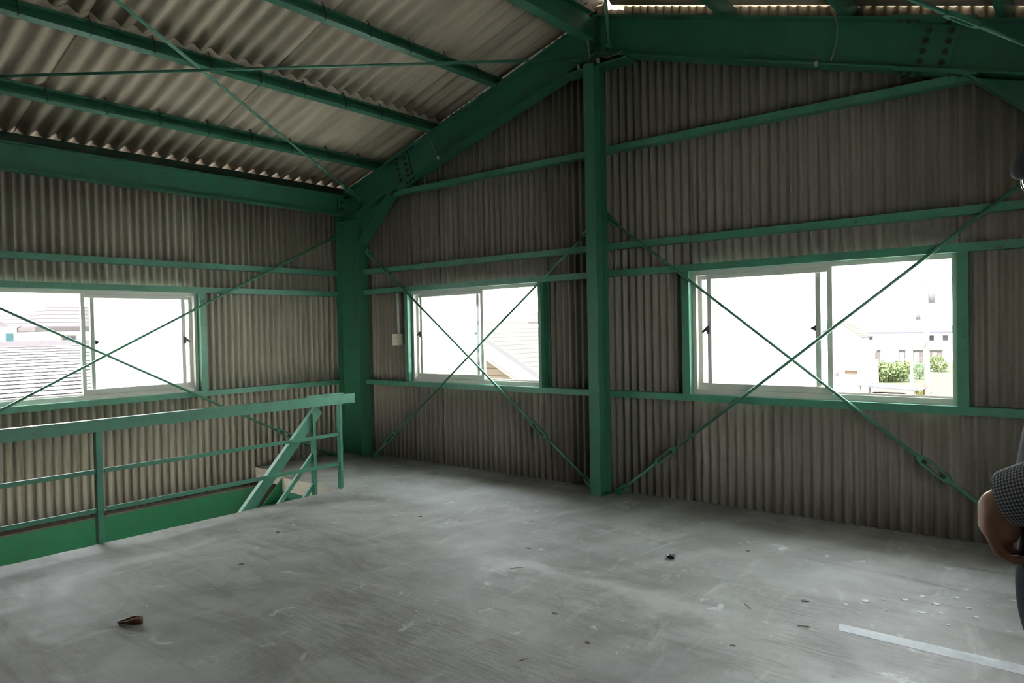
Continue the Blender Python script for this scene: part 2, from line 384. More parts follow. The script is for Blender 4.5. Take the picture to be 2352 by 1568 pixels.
WIN1 = (1.91, 3.94); WIN2 = (-6.47, -4.475); WIN3 = (-2.79, -0.755)
ZW0, ZW1 = 0.985, 2.08
wall_back = struct(empty('wall_back', (XC, YB, 0)))
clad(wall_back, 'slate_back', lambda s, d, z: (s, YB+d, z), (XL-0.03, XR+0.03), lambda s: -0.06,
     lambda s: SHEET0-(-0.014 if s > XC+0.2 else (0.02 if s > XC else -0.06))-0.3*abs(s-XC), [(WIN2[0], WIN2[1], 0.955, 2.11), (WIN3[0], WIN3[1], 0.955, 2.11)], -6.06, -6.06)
wall_left = struct(empty('wall_left', (XL, 0, 0)))
clad(wall_left, 'slate_left', lambda s, d, z: (XL-d, s, z), (YR, YB+0.03), lambda s: -0.34, lambda s: 3.525,
     [(WIN1[0], WIN1[1], 0.955, 2.11)], 2.215, 2.215)
wall_right = struct(empty('wall_right', (XR, 0, 0)))
clad(wall_right, 'slate_left', lambda s, d, z: (XR+d, s, z), (YR, YB+0.03), lambda s: -0.06, lambda s: 3.525,
     [(WIN1[0], WIN1[1], 0.955, 2.11)], 2.215, 2.215)
wall_rear = struct(empty('wall_rear', (XC, YR, 0)))
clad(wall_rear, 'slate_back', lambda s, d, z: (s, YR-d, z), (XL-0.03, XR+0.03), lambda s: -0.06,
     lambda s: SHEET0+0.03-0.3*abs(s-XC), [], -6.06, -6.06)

# roof: large-wave sheets, two per slope, lapped over the middle purlin
ceiling = struct(empty('ceiling', (XC, 0, 4.7)))
RP = 0.1592; NW = 5; WY = RP*NW
def roof_mesh(sgn, d0, d1, lift):
    def mapf(s, d, q):
        return (XC+sgn*q, s, SHEET0-0.3*q+lift+(0.045-d))
    # d = 0 at the arch of the wave (highest), so the sheet rests on the purlins with its troughs
    n = NW*10+5; vs = []; mb = MB()
    for i in range(n+1):
        s = (WY+RP*0.5)*i/n; d = 0.0225*(1-math.cos(2*math.pi*s/RP))
        for q in (d0, d1): vs += [mapf(s, d, q), mapf(s, d-0.008, q)]
    fs = []; cap = []
    for i in range(n):
        k = 4*i; fs += [(k, k+2, k+6, k+4), (k+1, k+5, k+7, k+3)]; cap += [(k, k+4, k+5, k+1), (k+2, k+3, k+7, k+6)]
    cap += [(0, 1, 3, 2), (4*n, 4*n+2, 4*n+3, 4*n+1)]
    mb.add(vs, fs, True); 
    for f in cap: mb.f.append(list(f)); mb.sm.append(False); mb.mi.append(0)
    return mb
y0 = 2.23-RP*0-WY*10
for sgn in (-1, 1):
    for d0, d1, lift in ((0.10, 2.36, 0.009), (2.255, 4.46, 0.0)):
        first = None; y = y0; k = 0
        while y < 6.25:
            if first is None:
                first = roof_mesh(sgn, d0, d1, lift).build('roof_sheet', 'slate_roof', ceiling, (XC, 0, SHEET0)); o = first
            else:
                o = first.copy(); COL.objects.link(o)
            o.location = Vector((0, y*U, (SHEET0-4.7)*U + 0.004*(k % 2))); y += WY; k += 1
rc = MB(); rc.ext([(-0.32, -0.085), (0, 0.02), (0.32, -0.085), (0.32, -0.075), (0, 0.035), (-0.32, -0.075)], (XC, YR-0.2, SHEET0+0.046), (XC, 6.3, SHEET0+0.046), (1, 0, 0), (0, 0, 1))
rc.build('ridge_cap', 'slate_roof', ceiling)

# ------------------------------------------------------------------ steel frame
def gusset(mb, p, d, n, l=0.12, w=0.085, t=0.012):
    """small plate in the plane spanned by d and n x d"""
    p, d, n = Vector(p), Vector(d).normalized(), Vector(n).normalized(); s = n.cross(d)
    mb.ext([(-w/2, 0), (w/2, 0), (w/2*0.6, l), (-w/2*0.6, l)], p-n*t/2, p+n*t/2, s, d)

def corner_column(label, sgn, xi, xo):
    # flanges face the room and the side wall, web in the plane of the frame
    c = thing('steel_column', ((xi+xo)/2, 5.905, 0), label, 'column')
    cx = (xi+xo)/2; h = abs(xi-xo)
    MB().ext(hprof(0.17, h, 0.018, 0.012), (cx, 5.905, 0), (cx, 5.905, 3.345), (0, 1, 0), (sgn, 0, 0)).build('shaft', 'green', c)
    MB().box(min(xi, xo)+0.018, max(xi, xo)-0.018, 5.825, 5.985, 3.03, 3.045).build('stiffener', 'green', c)
    MB().ext([(xo, 3.35), (xi, 3.488), (xi, 3.503), (xo, 3.365)], (0, 5.82, 0), (0, 5.99, 0), (1, 0, 0), (0, 0, 1)).build('cap_plate', 'green', c)
    MB().ext([(xo+sgn*0.02, 3.34), (xi, 3.34), (xi, 3.486), (xo+sgn*0.02, 3.352)], (0, 5.899, 0), (0, 5.911, 0), (1, 0, 0), (0, 0, 1)).build('knee_web', 'green', c)
    # haunch: raking flange plate and its triangular web
    a = Vector((xi, 0, 2.74)); b = Vector((xi+sgn*0.62, 0, z_bot(xi+sgn*0.62)-0.004))
    d = (b-a).normalized(); nrm = Vector((d.z*sgn, 0, -d.x*sgn))
    MB().ext([(-0.085, 0), (0.085, 0), (0.085, 0.016), (-0.085, 0.016)], (a.x, 5.905, a.z), (b.x, 5.905, b.z), (0, 1, 0), nrm).build('haunch_flange', 'green', c)
    MB().ext([(xi, 2.76), (xi+sgn*0.60, z_bot(xi+sgn*0.60)-0.02), (xi, z_bot(xi)-0.02)], (0, 5.899, 0), (0, 5.911, 0), (1, 0, 0), (0, 0, 1)).build('haunch_web', 'green', c)
    return c
colL = corner_column('green steel corner column between the stairwell wall and the small window', 1, -7.29, -7.75)
colR = corner_column('green steel corner column at the right edge, only its raking haunch in view', -1, -0.05, 0.41)

cc = thing('steel_column', (XC, 5.79, 0), 'slim green steel column standing under the roof ridge between two windows', 'column')
MB().ext(hprof(0.112, 0.20, 0.011, 0.008), (XC, 5.79, 0), (XC, 5.79, 4.075), (1, 0, 0), (0, 1, 0)).build('shaft', 'green', cc)
MB().box(XC-0.075, XC+0.075, 5.685, 5.90, 0.0, 0.006).build('base_plate', 'green', cc)
MB().box(XC-0.052, XC-0.004, 5.70, 5.88, 3.86, 3.868).build('stiffener', 'green', cc)

def rafter(label, sgn):
    r = thing('steel_rafter', (XC+sgn*2, 5.905, z_bot(XC+sgn*2)), label, 'beam')
    xe = XC+sgn*3.618
    k = math.sqrt(1+0.09); zc = lambda x: (z_bot(x)+z_top(x))/2
    pr = hprof(0.17, 0.375, 0.017, 0.011)
    MB().ext(pr, (xe, 5.905, zc(xe)), (XC+sgn*0.001, 5.905, zc(XC)), (0, 1, 0), (0, 0, 1)).build('beam', 'green', r)
    # bolted splice
    xs_ = XC+sgn*2.80; sl_ = Vector((sgn*1.0, 0, -0.3)).normalized(); upn = Vector((sgn*0.3, 0, 1.0)).normalized()
    c0 = Vector((xs_, 5.893, zc(xs_)))
    w = MB().ext([(-0.125, -0.145), (0.125, -0.145), (0.125, 0.145), (-0.125, 0.145)], c0, c0-Vector((0, 0.012, 0)), sl_, upn).build('splice_plate', 'green', r)
    for a in (-0.07, 0.075):
        for b in (-0.11, -0.037, 0.037, 0.11): MB().bolt(c0+sl_*a+upn*b-Vector((0, 0.012, 0)), (0, -1, 0), 0.017, 0.016).build('bolt', 'bolt_dark', w)
    for zf, sg in ((z_bot, -1), (z_top, -1)):
        lo = zf is z_bot
        p = Vector((xs_, 5.905, zf(xs_))) - (upn*0.0 if lo else upn*0.0)
        off = -0.013 if lo else 0.001
        f = MB().ext([(-0.085, 0), (0.085, 0), (0.085, 0.012), (-0.085, 0.012)], p+sl_*-0.27+upn*off, p+sl_*0.27+upn*off, (0, 1, 0), upn).build('flange_plate', 'green', r)
        for a in (-0.22, -0.16, -0.10, 0.10, 0.16, 0.22):
            for yy in (-0.05, 0.05):
                if lo: MB().bolt(p+sl_*a+upn*off+Vector((0, yy, 0)), -upn, 0.014, 0.014).build('bolt', 'bolt_dark', f)
                else: MB().bolt(p+sl_*a-upn*0.0172+Vector((0, yy, 0)), -upn, 0.014, 0.014).build('bolt', 'bolt_dark', f)
    # web stiffener near the ridge
    xr = XC+sgn*0.07
    MB().box(xr-0.005, xr+0.005, 5.825, 5.899, z_bot(xr)+0.02, z_top(xr)-0.02).build('stiffener', 'green', r)
    return r
rafL = rafter('sloping green steel rafter left of the ridge, rising from the corner column', -1)
rafR = rafter('deep green steel rafter right of the ridge, with a large bolted splice', 1)
tag(MB().box(-4.04, -3.33, 5.80, 5.99, 4.076, 4.092).build('tie_plate', 'green'), 'flat green steel plate closing the apex on top of the ridge column', 'plate')

eb = thing('eave_beam', (-7.53, 3, 3.10), 'long green steel eave beam above the left wall window', 'beam')
MB().ext(hprof(0.12, 0.255, 0.013, 0.009), (-7.53, 0.20, 3.235), (-7.53, 5.80, 3.235), (1, 0, 0), (0, 0, 1)).build('beam', 'green', eb)
pl = MB().box(-7.524, -7.514, 5.70, 5.895, 3.14, 3.33).build('end_plate', 'green', eb)
for z in (3.19, 3.28): MB().bolt((-7.514, 5.76, z), (1, 0, 0), 0.016, 0.016).build('bolt', 'bolt_dark', pl)

rb = thing('ridge_beam', (XC, 3, 4.30), 'dark green steel ridge beam running from the apex towards the viewer', 'beam')
MB().ext(hprof(0.11, 0.25, 0.011, 0.008), (XC, YR, 4.425), (XC, 5.71, 4.425), (1, 0, 0), (0, 0, 1)).build('beam', 'green', rb)
MB().box(XC-0.006, XC+0.006, 5.62, 5.82, 4.32, 4.52).build('end_plate', 'green', rb)

def purlin(x, label, sgn, y_end=6.28, hooks=True, y_beg=YR):
    # lipped channel lying on the rafter's top flange, open towards the ridge
    p = thing('roof_purlin', (x, 2, z_top(x)), label, 'purlin', 'roof purlins')
    s = 1 if x < XC else -1
    side = Vector((s, 0, 0.3)).normalized(); up = Vector((-s*0.3, 0, 1)).normalized()
    base = Vector((x, 0, z_top(x)+0.004))-side*0.03
    MB().ext(cprof(0.115, 0.062, 0.024, 0.004), base+Vector((0, y_beg, 0)), base+Vector((0, y_end, 0)), side, up).build('channel', 'green', p)
    if hooks:
        y = 2.23-0.4775*2; proto = None
        while y < 6.0:
            if proto is None:
                h = MB(); q = base+side*0.066
                h.tube([q+Vector((0, y, 0))+up*a+side*b for a, b in ((0.155, -0.012), (0.13, 0.0), (0.06, 0.004), (0.02, 0.004), (-0.004, 0.0), (-0.008, -0.02))], 0.0045, 5)
                proto = h.build('hook_bolt', 'thread', p); yb = y
            else:
                c = proto.copy(); COL.objects.link(c); c.location = proto.location+Vector((0, (y-yb)*U, 0))
            y += 0.4775
    return p
purlin(-6.905, 'lowest of the three green purlins on the left slope, next to the eave beam', 1)
purlin(-5.94, 'middle of the three green purlins on the left slope, crossed by both rods', 1)
purlin(-4.955, 'uppermost of the three green purlins on the left slope, nearest the ridge beam', 1)
purlin(-2.43, 'green purlin right of the ridge, first one beside the vertical-looking rod', -1, hooks=False)
purlin(-1.46, 'green purlin right of the ridge, second one above the deep rafter', -1, hooks=False)
purlin(-0.47, 'green purlin right of the ridge, third one above the splice plate', -1, hooks=False)
ep = thing('eave_purlin', (-7.74, 2, 3.37), 'green channel in shade-darkened colour between the eave beam and the roof sheets', 'purlin')
MB().ext(cprof(0.145, 0.06, 0.02, 0.004), (-7.67, YR, 3.345), (-7.67, 6.0, 3.345), (-1, 0, 0), (0, 0, 1)).build('channel', 'green_shaded', ep)
ep = thing('eave_purlin', (0.40, 2, 3.37), 'green eave channel in shade-darkened colour along the top of the right-hand wall', 'purlin')
MB().ext(cprof(0.145, 0.06, 0.02, 0.004), (0.33, YR, 3.345), (0.33, 6.0, 3.345), (1, 0, 0), (0, 0, 1)).build('channel', 'green_shaded', ep)

# girts: lipped channels fixed to the cladding
def girt_back(z0, z1, x0, x1, label):
    mb = MB(); h = z1-z0
    mb.ext([(0, 0), (0.10, 0), (0.10, h), (0, h)], (x0, 5.90, z0), (x1, 5.90, z0), (0, 1, 0), (0, 0, 1))
    return tag(mb.build('wall_girt', 'green_worn'), label, 'girt', 'wall girts')
girt_back(0.925, 0.985, -7.285, -0.055, 'green rail across the back wall directly below both windows')
girt_back(2.080, 2.142, -7.285, -0.055, 'green rail across the back wall directly above both windows')
girt_back(2.340, 2.400, -7.285, -0.055, 'second green rail above the back wall windows, midway up the wall')
girt_back(3.268, 3.328, -6.70, -0.64, 'highest green rail on the back wall, just under the rafters')
def girt_left(z0, z1, label):
    mb = MB(); h = z1-z0
    mb.ext([(0, 0), (0.095, 0), (0.095, h), (0, h)], (-7.795, 0.20, z0), (-7.795, 5.812, z0), (1, 0, 0), (0, 0, 1))
    o = mb.build('wall_girt', 'green_worn'); return tag(o, label, 'girt', 'wall girts')
girt_left(0.915, 0.975, 'green rail on the left wall directly below its window')
girt_left(2.072, 2.134, 'green rail on the left wall directly above its window')
girt_left(2.342, 2.405, 'upper green rail on the left wall, under the eave beam')

def jamb_back(x0, x1, label, open_right):
    mb = MB(); w = x1-x0
    if open_right: pr = [(0, 0), (0.035, 0), (0.035, 0.006), (0.006, 0.006), (0.006, 0.089), (w, 0.089), (w, 0.074), (w+0.006, 0.074), (w+0.006, 0.095), (0, 0.095)]
    else: pr = [(0, 0), (w, 0), (w, 0.095), (0, 0.095)]
    mb.ext(pr, (x0, 5.902, 0.985), (x0, 5.902, 2.08), (1, 0, 0), (0, 1, 0))
    return tag(mb.build('window_jamb', 'green_worn'), label, 'jamb')
jamb_back(-6.525, -6.468, 'green steel jamb left of the small back window beside the switch box', False)
jamb_back(-4.477, -4.40, 'dark green channel jamb right of the small back window', True)
jamb_back(-2.862, -2.792, 'green steel jamb left of the large back window', False)
jamb_back(-0.753, -0.683, 'green steel jamb right of the large back window', False)
tag(MB().box(-7.79, -7.70, 3.942, 4.01, 0.975, 2.072).build('window_jamb', 'green_worn'), 'bright green jamb right of the left wall window', 'jamb')
tag(MB().box(-7.79, -7.70, 1.84, 1.908, 0.975, 2.072).build('window_jamb', 'green_worn'), 'green jamb at the near end of the left wall window', 'jamb')

# ------------------------------------------------------------------ windows: two frosted sashes pushed together, the other half open
def window(name, mapf, a0, a1, slide, origin, keep=True):
    """mapf(a, d, z): a along the wall, d = depth (0 room side .. 0.10 outside)"""
    w = struct(empty(name, origin))
    z0, z1 = ZW0, ZW1
    def bx(mb, a, b, d0, d1, za, zb):
        vs = [mapf(p, q, r) for r in (za, zb) for q in (d0, d1) for p in (a, b)]
        return mb.add(vs, [(0, 2, 3, 1), (4, 5, 7, 6), (0, 1, 5, 4), (2, 6, 7, 3), (0, 4, 6, 2), (1, 3, 7, 5)])
    f0, f1 = a0+0.004, a1-0.004
    bx(MB(), f0, f1, 0.070, 0.165, z0+0.001, z0+0.045).build('frame_sill', 'aluminium', w)
    bx(MB(), f0, f1, 0.100, 0.112, z0+0.045, z0+0.062).build('sill_track', 'aluminium', w)
    bx(MB(), f0, f1, 0.070, 0.165, z1-0.038, z1-0.001).build('frame_head', 'aluminium', w)
    bx(MB(), f0, f0+0.032, 0.070, 0.165, z0+0.045, z1-0.038).build('frame_jamb', 'aluminium', w)
    bx(MB(), f1-0.032, f1, 0.070, 0.165, z0+0.045, z1-0.038).build('frame_jamb', 'aluminium', w)
    sw = (a1-a0)/2+0.03
    for k, (dd, shift) in enumerate(((0.078, 0.100), (0.120, 0.0))):
        s0 = a0+0.036+shift if slide < 0 else a1-0.036-shift-sw
        s1 = s0+sw; zb, zt = z0+0.047, z1-0.040
        s = MB(); t = 0.034
        # sash frame as one welded ring
        def P(a, z, d): return mapf(a, d, z)
        o = [(s0, zb), (s1, zb), (s1, zt), (s0, zt)]; i = [(s0+0.036, zb+0.052), (s1-0.040, zb+0.052), (s1-0.040, zt-0.036), (s0+0.036, zt-0.036)]
        vs = [P(a, z, dd) for a, z in o]+[P(a, z, dd) for a, z in i]+[P(a, z, dd+t) for a, z in o]+[P(a, z, dd+t) for a, z in i]
        fs = []
        for q in range(4):
            r = (q+1) % 4; fs += [(q, r, 4+r, 4+q), (8+r, 8+q, 12+q, 12+r), (r, q, 8+q, 8+r), (4+q, 4+r, 12+r, 12+q)]
        so_ = s.add(vs, fs).build('sash', 'aluminium', w)
        bx(MB(), s0+0.032, s1-0.036, dd+0.013, dd+0.019, zb+0.048, zt-0.032).build('pane', 'clear_glass' if k == 0 else 'frosted', so_)
        # crescent latch / finger pull at mid height
        zl = (zb+zt)/2+0.02; e = s0 if slide < 0 else s1; g = 1 if slide < 0 else -1
        lb = MB()
        if k == 0:
            bx(lb, e-g*0.004, e+g*0.018, dd-0.012, dd+0.002, zl-0.035, zl+0.035)
            lb.add([mapf(e-g*0.004, dd-0.012, zl+0.03), mapf(e-g*0.045, dd-0.016, zl-0.012), mapf(e-g*0.040, dd-0.016, zl-0.030), mapf(e-g*0.004, dd-0.012, zl-0.008),
                    mapf(e-g*0.004, dd-0.004, zl+0.03), mapf(e-g*0.045, dd-0.008, zl-0.012), mapf(e-g*0.040, dd-0.008, zl-0.030), mapf(e-g*0.004, dd-0.004, zl-0.008)],
                   [(0, 1, 2, 3), (7, 6, 5, 4), (0, 4, 5, 1), (1, 5, 6, 2), (2, 6, 7, 3), (3, 7, 4, 0)])
        else:
            e2 = s1 if slide < 0 else s0
            lb.add([mapf(e2-g*0.040, dd-0.002, zl+0.025), mapf(e2-g*0.085, dd-0.006, zl), mapf(e2-g*0.040, dd-0.002, zl-0.025), mapf(e2-g*0.040, dd+0.01, zl+0.025), mapf(e2-g*0.085, dd+0.006, zl), mapf(e2-g*0.040, dd+0.01, zl-0.025)],
                   [(0, 1, 2), (5, 4, 3), (0, 3, 4, 1), (1, 4, 5, 2), (2, 5, 3, 0)])
        lb.build('latch', 'dark_metal', so_)
    return w
window('window_1', lambda a, d, z: (-7.70-d, a, z-0.008), WIN1[0], WIN1[1], 1, (-7.75, 2.9, 1))
window('window_2', lambda a, d, z: (a, 5.90+d, z), WIN2[0], WIN2[1], -1, (-5.47, 5.95, 1))
window('window_3', lambda a, d, z: (a, 5.90+d, z), WIN3[0], WIN3[1], -1, (-1.77, 5.95, 1))

window('window_4', lambda a, d, z: (0.36+d, a, z-0.008), WIN1[0], WIN1[1], 1, (0.41, 2.9, 1))

# ------------------------------------------------------------------ bracing rods
def brace(p0, p1, label, group, tb=0.2, n=(0, 1, 0), r=0.0125):
    """round bar with end plates and a turnbuckle at fraction tb"""
    p0, p1 = Vector(p0), Vector(p1); d = (p1-p0).normalized(); L = (p1-p0).length; n = Vector(n)
    b = thing('brace_rod', p0 if p0.z < p1.z else p1, label, 'brace', group)
    c = p0.lerp(p1, tb); hl = 0.135
    MB().rod(p0+d*0.03, c-d*hl*0.72, r, 8).build('rod', 'green_worn', b)
    MB().rod(c+d*hl*0.72, p1-d*0.03, r, 8).build('rod', 'green_worn', b)
    t = MB(); s = n.cross(d).normalized(); nn = d.cross(s)
    # turnbuckle body: elongated ring
    out = [(-hl, -0.016), (-hl+0.04, -0.030), (hl-0.04, -0.030), (hl, -0.016), (hl, 0.016), (hl-0.04, 0.030), (-hl+0.04, 0.030), (-hl, 0.016)]
    inn = [(-hl+0.045, -0.012), (-hl+0.055, -0.016), (hl-0.055, -0.016), (hl-0.045, -0.012), (hl-0.045, 0.012), (hl-0.055, 0.016), (-hl+0.055, 0.016), (-hl+0.045, 0.012)]
    vs = []
    for q in (-0.014, 0.014): vs += [c+d*a+s*e+nn*q for a, e in out]+[c+d*a+s*e+nn*q for a, e in inn]
    fs = []
    for i in range(8):
        j = (i+1) % 8; fs += [(i, j, 8+j, 8+i), (16+j, 16+i, 24+i, 24+j), (j, i, 16+i, 16+j), (8+i, 8+j, 24+j, 24+i)]
    tb_ = t.add(vs, fs).build('turnbuckle', 'green', b)
    for sg in (-1, 1): MB().rod(c+d*sg*hl*0.42, c+d*sg*(hl+0.06), r*0.85, 8).build('thread', 'thread', tb_)
    for p, dd in ((p0, d), (p1, -d)):
        g = MB(); gusset(g, p-dd*0.02, dd, nn, 0.15, 0.085, 0.014); g.bolt(p+dd*0.06-nn*0.007, -nn, 0.013, 0.012); g.build('end_plate', 'green', b)
    return b
WB = 'wall bracing rods'; RBG = 'roof bracing rods'
brace((-7.16, 5.868, 2.62), (-3.80, 5.868, 0.035), 'green rod falling left to right across the small back window', WB, 0.80)
brace((-7.12, 5.845, -0.0), (-3.74, 5.845, 2.58), 'green rod rising left to right across the small back window', WB, 0.105)
brace((-3.60, 5.868, 2.65), (-0.16, 5.868, -0.05), 'green rod falling left to right across the large back window', WB, 0.785)
brace((-3.52, 5.845, 0.02), (-0.14, 5.845, 2.68), 'green rod rising left to right across the large back window', WB, 0.15)
brace((-7.655, 0.30, 2.79), (-7.655, 5.70, -0.02), 'green rod falling towards the corner column across the left wall window', WB, 0.86, (1, 0, 0))
brace((-7.635, 0.26, 0.06), (-7.635, 5.78, 2.865), 'green rod rising to the corner column across the left wall window', WB, 0.12, (1, 0, 0))
brace((-7.08, 5.74, 3.235), (-3.86, -0.06, 4.19), 'green roof rod from the corner haunch up over the left purlins', RBG, 0.06, (0.29, 0, -0.96))
brace((-3.84, 5.80, 4.19), (-7.10, -0.06, 3.21), 'green roof rod from the ridge plate running level across the left slope', RBG, 0.93, (0.29, 0, -0.96))
brace((-3.44, 5.70, 4.175), (-0.10, -0.03, 3.18), 'short green roof rod hanging beside the ridge beam, looking almost vertical', RBG, 0.9, (-0.29, 0, -0.96))
brace((-0.10, 5.70, 3.19), (-3.50, -0.15, 4.19), 'green roof rod with turnbuckle in front of the bolted splice at top right', RBG, 0.142, (-0.29, 0, -0.96))

# ------------------------------------------------------------------ stairwell
be = thing('edge_beam', (-7.72, 2.5, -0.62), 'bright green channel beam lining the stairwell below the left wall', 'beam')
MB().ext(cprof(0.42, 0.09, 0.012, 0.012), (-7.68, 0.40, -0.62), (-7.68, 4.60, -0.62), (-1, 0, 0), (0, 0, 1)).build('channel', 'green_stair', be)
MB().box(-7.80, -7.685, 0.40, 4.60, -0.20, -0.188).build('mortar_ledge', 'dusty_ledge', be)

rl = thing('stair_railing', (-5.985, 2.3, 0), 'green steel guard railing along the floor edge beside the stairwell', 'railing')
def chan(y0, y1, z0, z1, name, mat='green_worn'):
    return MB().ext([(0, 0), (0.052, 0), (0.052, z1-z0), (0, z1-z0)], (-6.015, y0, z0), (-6.015, y1, z0), (1, 0, 0), (0, 0, 1)).build(name, mat, rl)
chan(-0.20, 4.68, 0.868, 0.962, 'top_rail')
def lprof(y, name='post'):
    MB().ext([(0, 0), (0.055, 0), (0.055, 0.010), (0.010, 0.010), (0.010, 0.062), (0, 0.062)], (-6.012, y-0.031, 0.0), (-6.012, y-0.031, 0.868), (1, 0, 0), (0, 1, 0)).build(name, 'green_worn', rl)
posts = (-0.08, 2.222, 4.512)
for y in posts: 
    lprof(y)
for a, b in zip(posts[:-1], posts[1:]):
    for z in (0.545, 0.243):
        MB().ext([(0, 0), (0.040, 0), (0.040, 0.034), (0.030, 0.034), (0.030, 0.008), (0, 0.008)], (-6.008, a+0.031, z), (-6.008, b-0.021, z), (1, 0, 0), (0, 0, 1)).build('mid_rail', 'green_worn', rl)

st = thing('staircase', (-6.5, 3.2, -3.4), 'green steel stair with raking handrail dropping through the floor opening', 'stairs')
slope = 1.06
def sy(y, z): return z
dY = Vector((0, -1, -slope)).normalized(); uY = Vector((0, -slope, 1)).normalized()
yt = 4.30
# raking handrail: starts on the top rail and runs down below the floor
hp = Vector((-6.075, 4.285, 0.885))
MB().ext([(-0.026, -0.10), (0.026, -0.10), (0.026, 0.0), (-0.026, 0.0)], hp+dY*0.03, hp+dY*3.6, (1, 0, 0), Vector((0, -slope, 1)).normalized()).build('handrail', 'green_worn', st)
MB().box(-6.105, -6.045, 4.20, 4.60, 0.905, 0.972).build('handrail_return', 'green_worn', st)
MB().ext([(0, 0), (0.05, 0), (0.05, 0.010), (0.010, 0.010), (0.010, 0.062), (0, 0.062)], (-6.075, 4.205, -0.42), (-6.075, 4.205, 0.80), (1, 0, 0), (0, 1, 0)).build('newel_post', 'green_worn', st)
for z in (0.43, 0.13):
    p = Vector((-6.060, 4.235, z))
    MB().ext([(-0.014, -0.04), (0.014, -0.04), (0.014, 0), (-0.014, 0)], p, p+dY*2.9, (1, 0, 0), uY).build('side_rail', 'green_worn', st)
for x in (-6.97, -6.10):
    a = Vector((x, 4.44, 0.0)) if x < -6.5 else Vector((x, 4.44, -0.16))
    s_ = MB().add([], [])
    top, bot = a, a+Vector((0, 0, -0.42))
    s_.ext([(0, 0), (-2.9, -2.9*slope), (-2.9, -2.9*slope-0.42), (0, -0.42)], Vector((x-0.008, 4.44, a.z)), Vector((x+0.008, 4.44, a.z)), (0, 1, 0), (0, 0, 1))
    so_ = s_.build('stringer', 'green_stair', st)
    if x < -6.5:
        for q in ((4.30, -0.30), (4.22, -0.40)): MB().bolt((x+0.008, q[0], q[1]), (1, 0, 0), 0.018, 0.016).build('bolt', 'bolt_dark', so_)
for k in range(10):
    y1 = 4.44-0.262*k; z1 = -0.275*(k+1)+0.02
    MB().ext([(0, 0), (0.30, 0), (0.30, -0.05), (0.292, -0.05), (0.292, -0.008), (0.008, -0.008), (0.008, -0.05), (0, -0.05)], (-6.96, y1-0.30, z1), (-6.11, y1-0.30, z1), (0, 1, 0), (0, 0, 1)).build('tread', 'green_stair', st)
MB().box(-7.0, -5.98, 4.452, 4.50, -0.36, -0.152).build('header_angle', 'green', st)

# ------------------------------------------------------------------ electrics
sw = thing('switch_box', (-6.70, 5.93, 1.42), 'small cream switch box with grey conduit left of the small back window', 'switch box')
MB().box(-6.745, -6.640, 5.895, 5.985, 1.425, 1.565).build('box', 'white_plastic', sw)
MB().box(-6.735, -6.650, 5.889, 5.895, 1.435, 1.555).build('cover', 'white_plastic', sw)
for z in (1.472, 1.522): MB().box(-6.708, -6.678, 5.884, 5.889, z-0.010, z+0.010).build('switch', 'pvc_grey', sw)
MB().rod((-6.69, 5.955, 1.565), (-6.69, 5.955, 2.078), 0.017, 10).build('conduit', 'pvc_grey', sw)

def cable(label, pts, r=0.0045, mat='wire', clip=None):
    c = thing('cable', pts[-1], label, 'cable')
    V = [Vector(p) for p in pts]; out = []
    for i in range(len(V)-1):
        a, b = V[max(i-1, 0)], V[min(i+2, len(V)-1)]
        for k in range(6):
            t = k/6; p1, p2 = V[i], V[i+1]; m1, m2 = (p2-a)/2, (b-p1)/2
            out.append(p1*(2*t**3-3*t*t+1)+m1*(t**3-2*t*t+t)+p2*(-2*t**3+3*t*t)+m2*(t**3-t*t))
    out.append(V[-1]); MB().tube(out, r, 5).build('lead', mat, c)
    for q in (clip or []):
        q = Vector(q); MB().box(q.x-0.012, q.x+0.012, q.y-0.012, q.y+0.012, q.z-0.03, q.z+0.012).build('clip', 'galvanised', c)
x1 = -5.80
cable('thin grey wire slanting over the left rafter below the middle purlin', [(-5.99, 5.80, 3.93), (-5.93, 5.79, 3.84), (-5.86, 5.795, 3.71), (-5.80, 5.81, 3.575)], clip=[(-5.79, 5.81, z_bot(-5.79)+0.01)])
cable('thin grey wire hanging down the web of the right rafter', [(-1.58, 5.80, 4.0), (-1.53, 5.80, 3.95), (-1.50, 5.80, 3.86), (-1.51, 5.80, 3.72), (-1.55, 5.81, 3.60)], clip=[(-1.66, 5.812, z_bot(-1.66)+0.01)])
cable('loose wire tails at the apex beside the ridge beam end', [(-3.69, 5.70, 4.31), (-3.66, 5.69, 4.22), (-3.655, 5.70, 4.13), (-3.69, 5.71, 4.11), (-3.75, 5.715, 4.05)], clip=[(-3.62, 5.795, 4.125), (-3.84, 5.795, 4.12)])
cable('curled cable end lying on the apex plate right of the ridge column', [(-3.66, 5.79, 4.12), (-3.60, 5.79, 4.15), (-3.52, 5.79, 4.125), (-3.42, 5.795, 4.13), (-3.37, 5.80, 4.145)], clip=[])

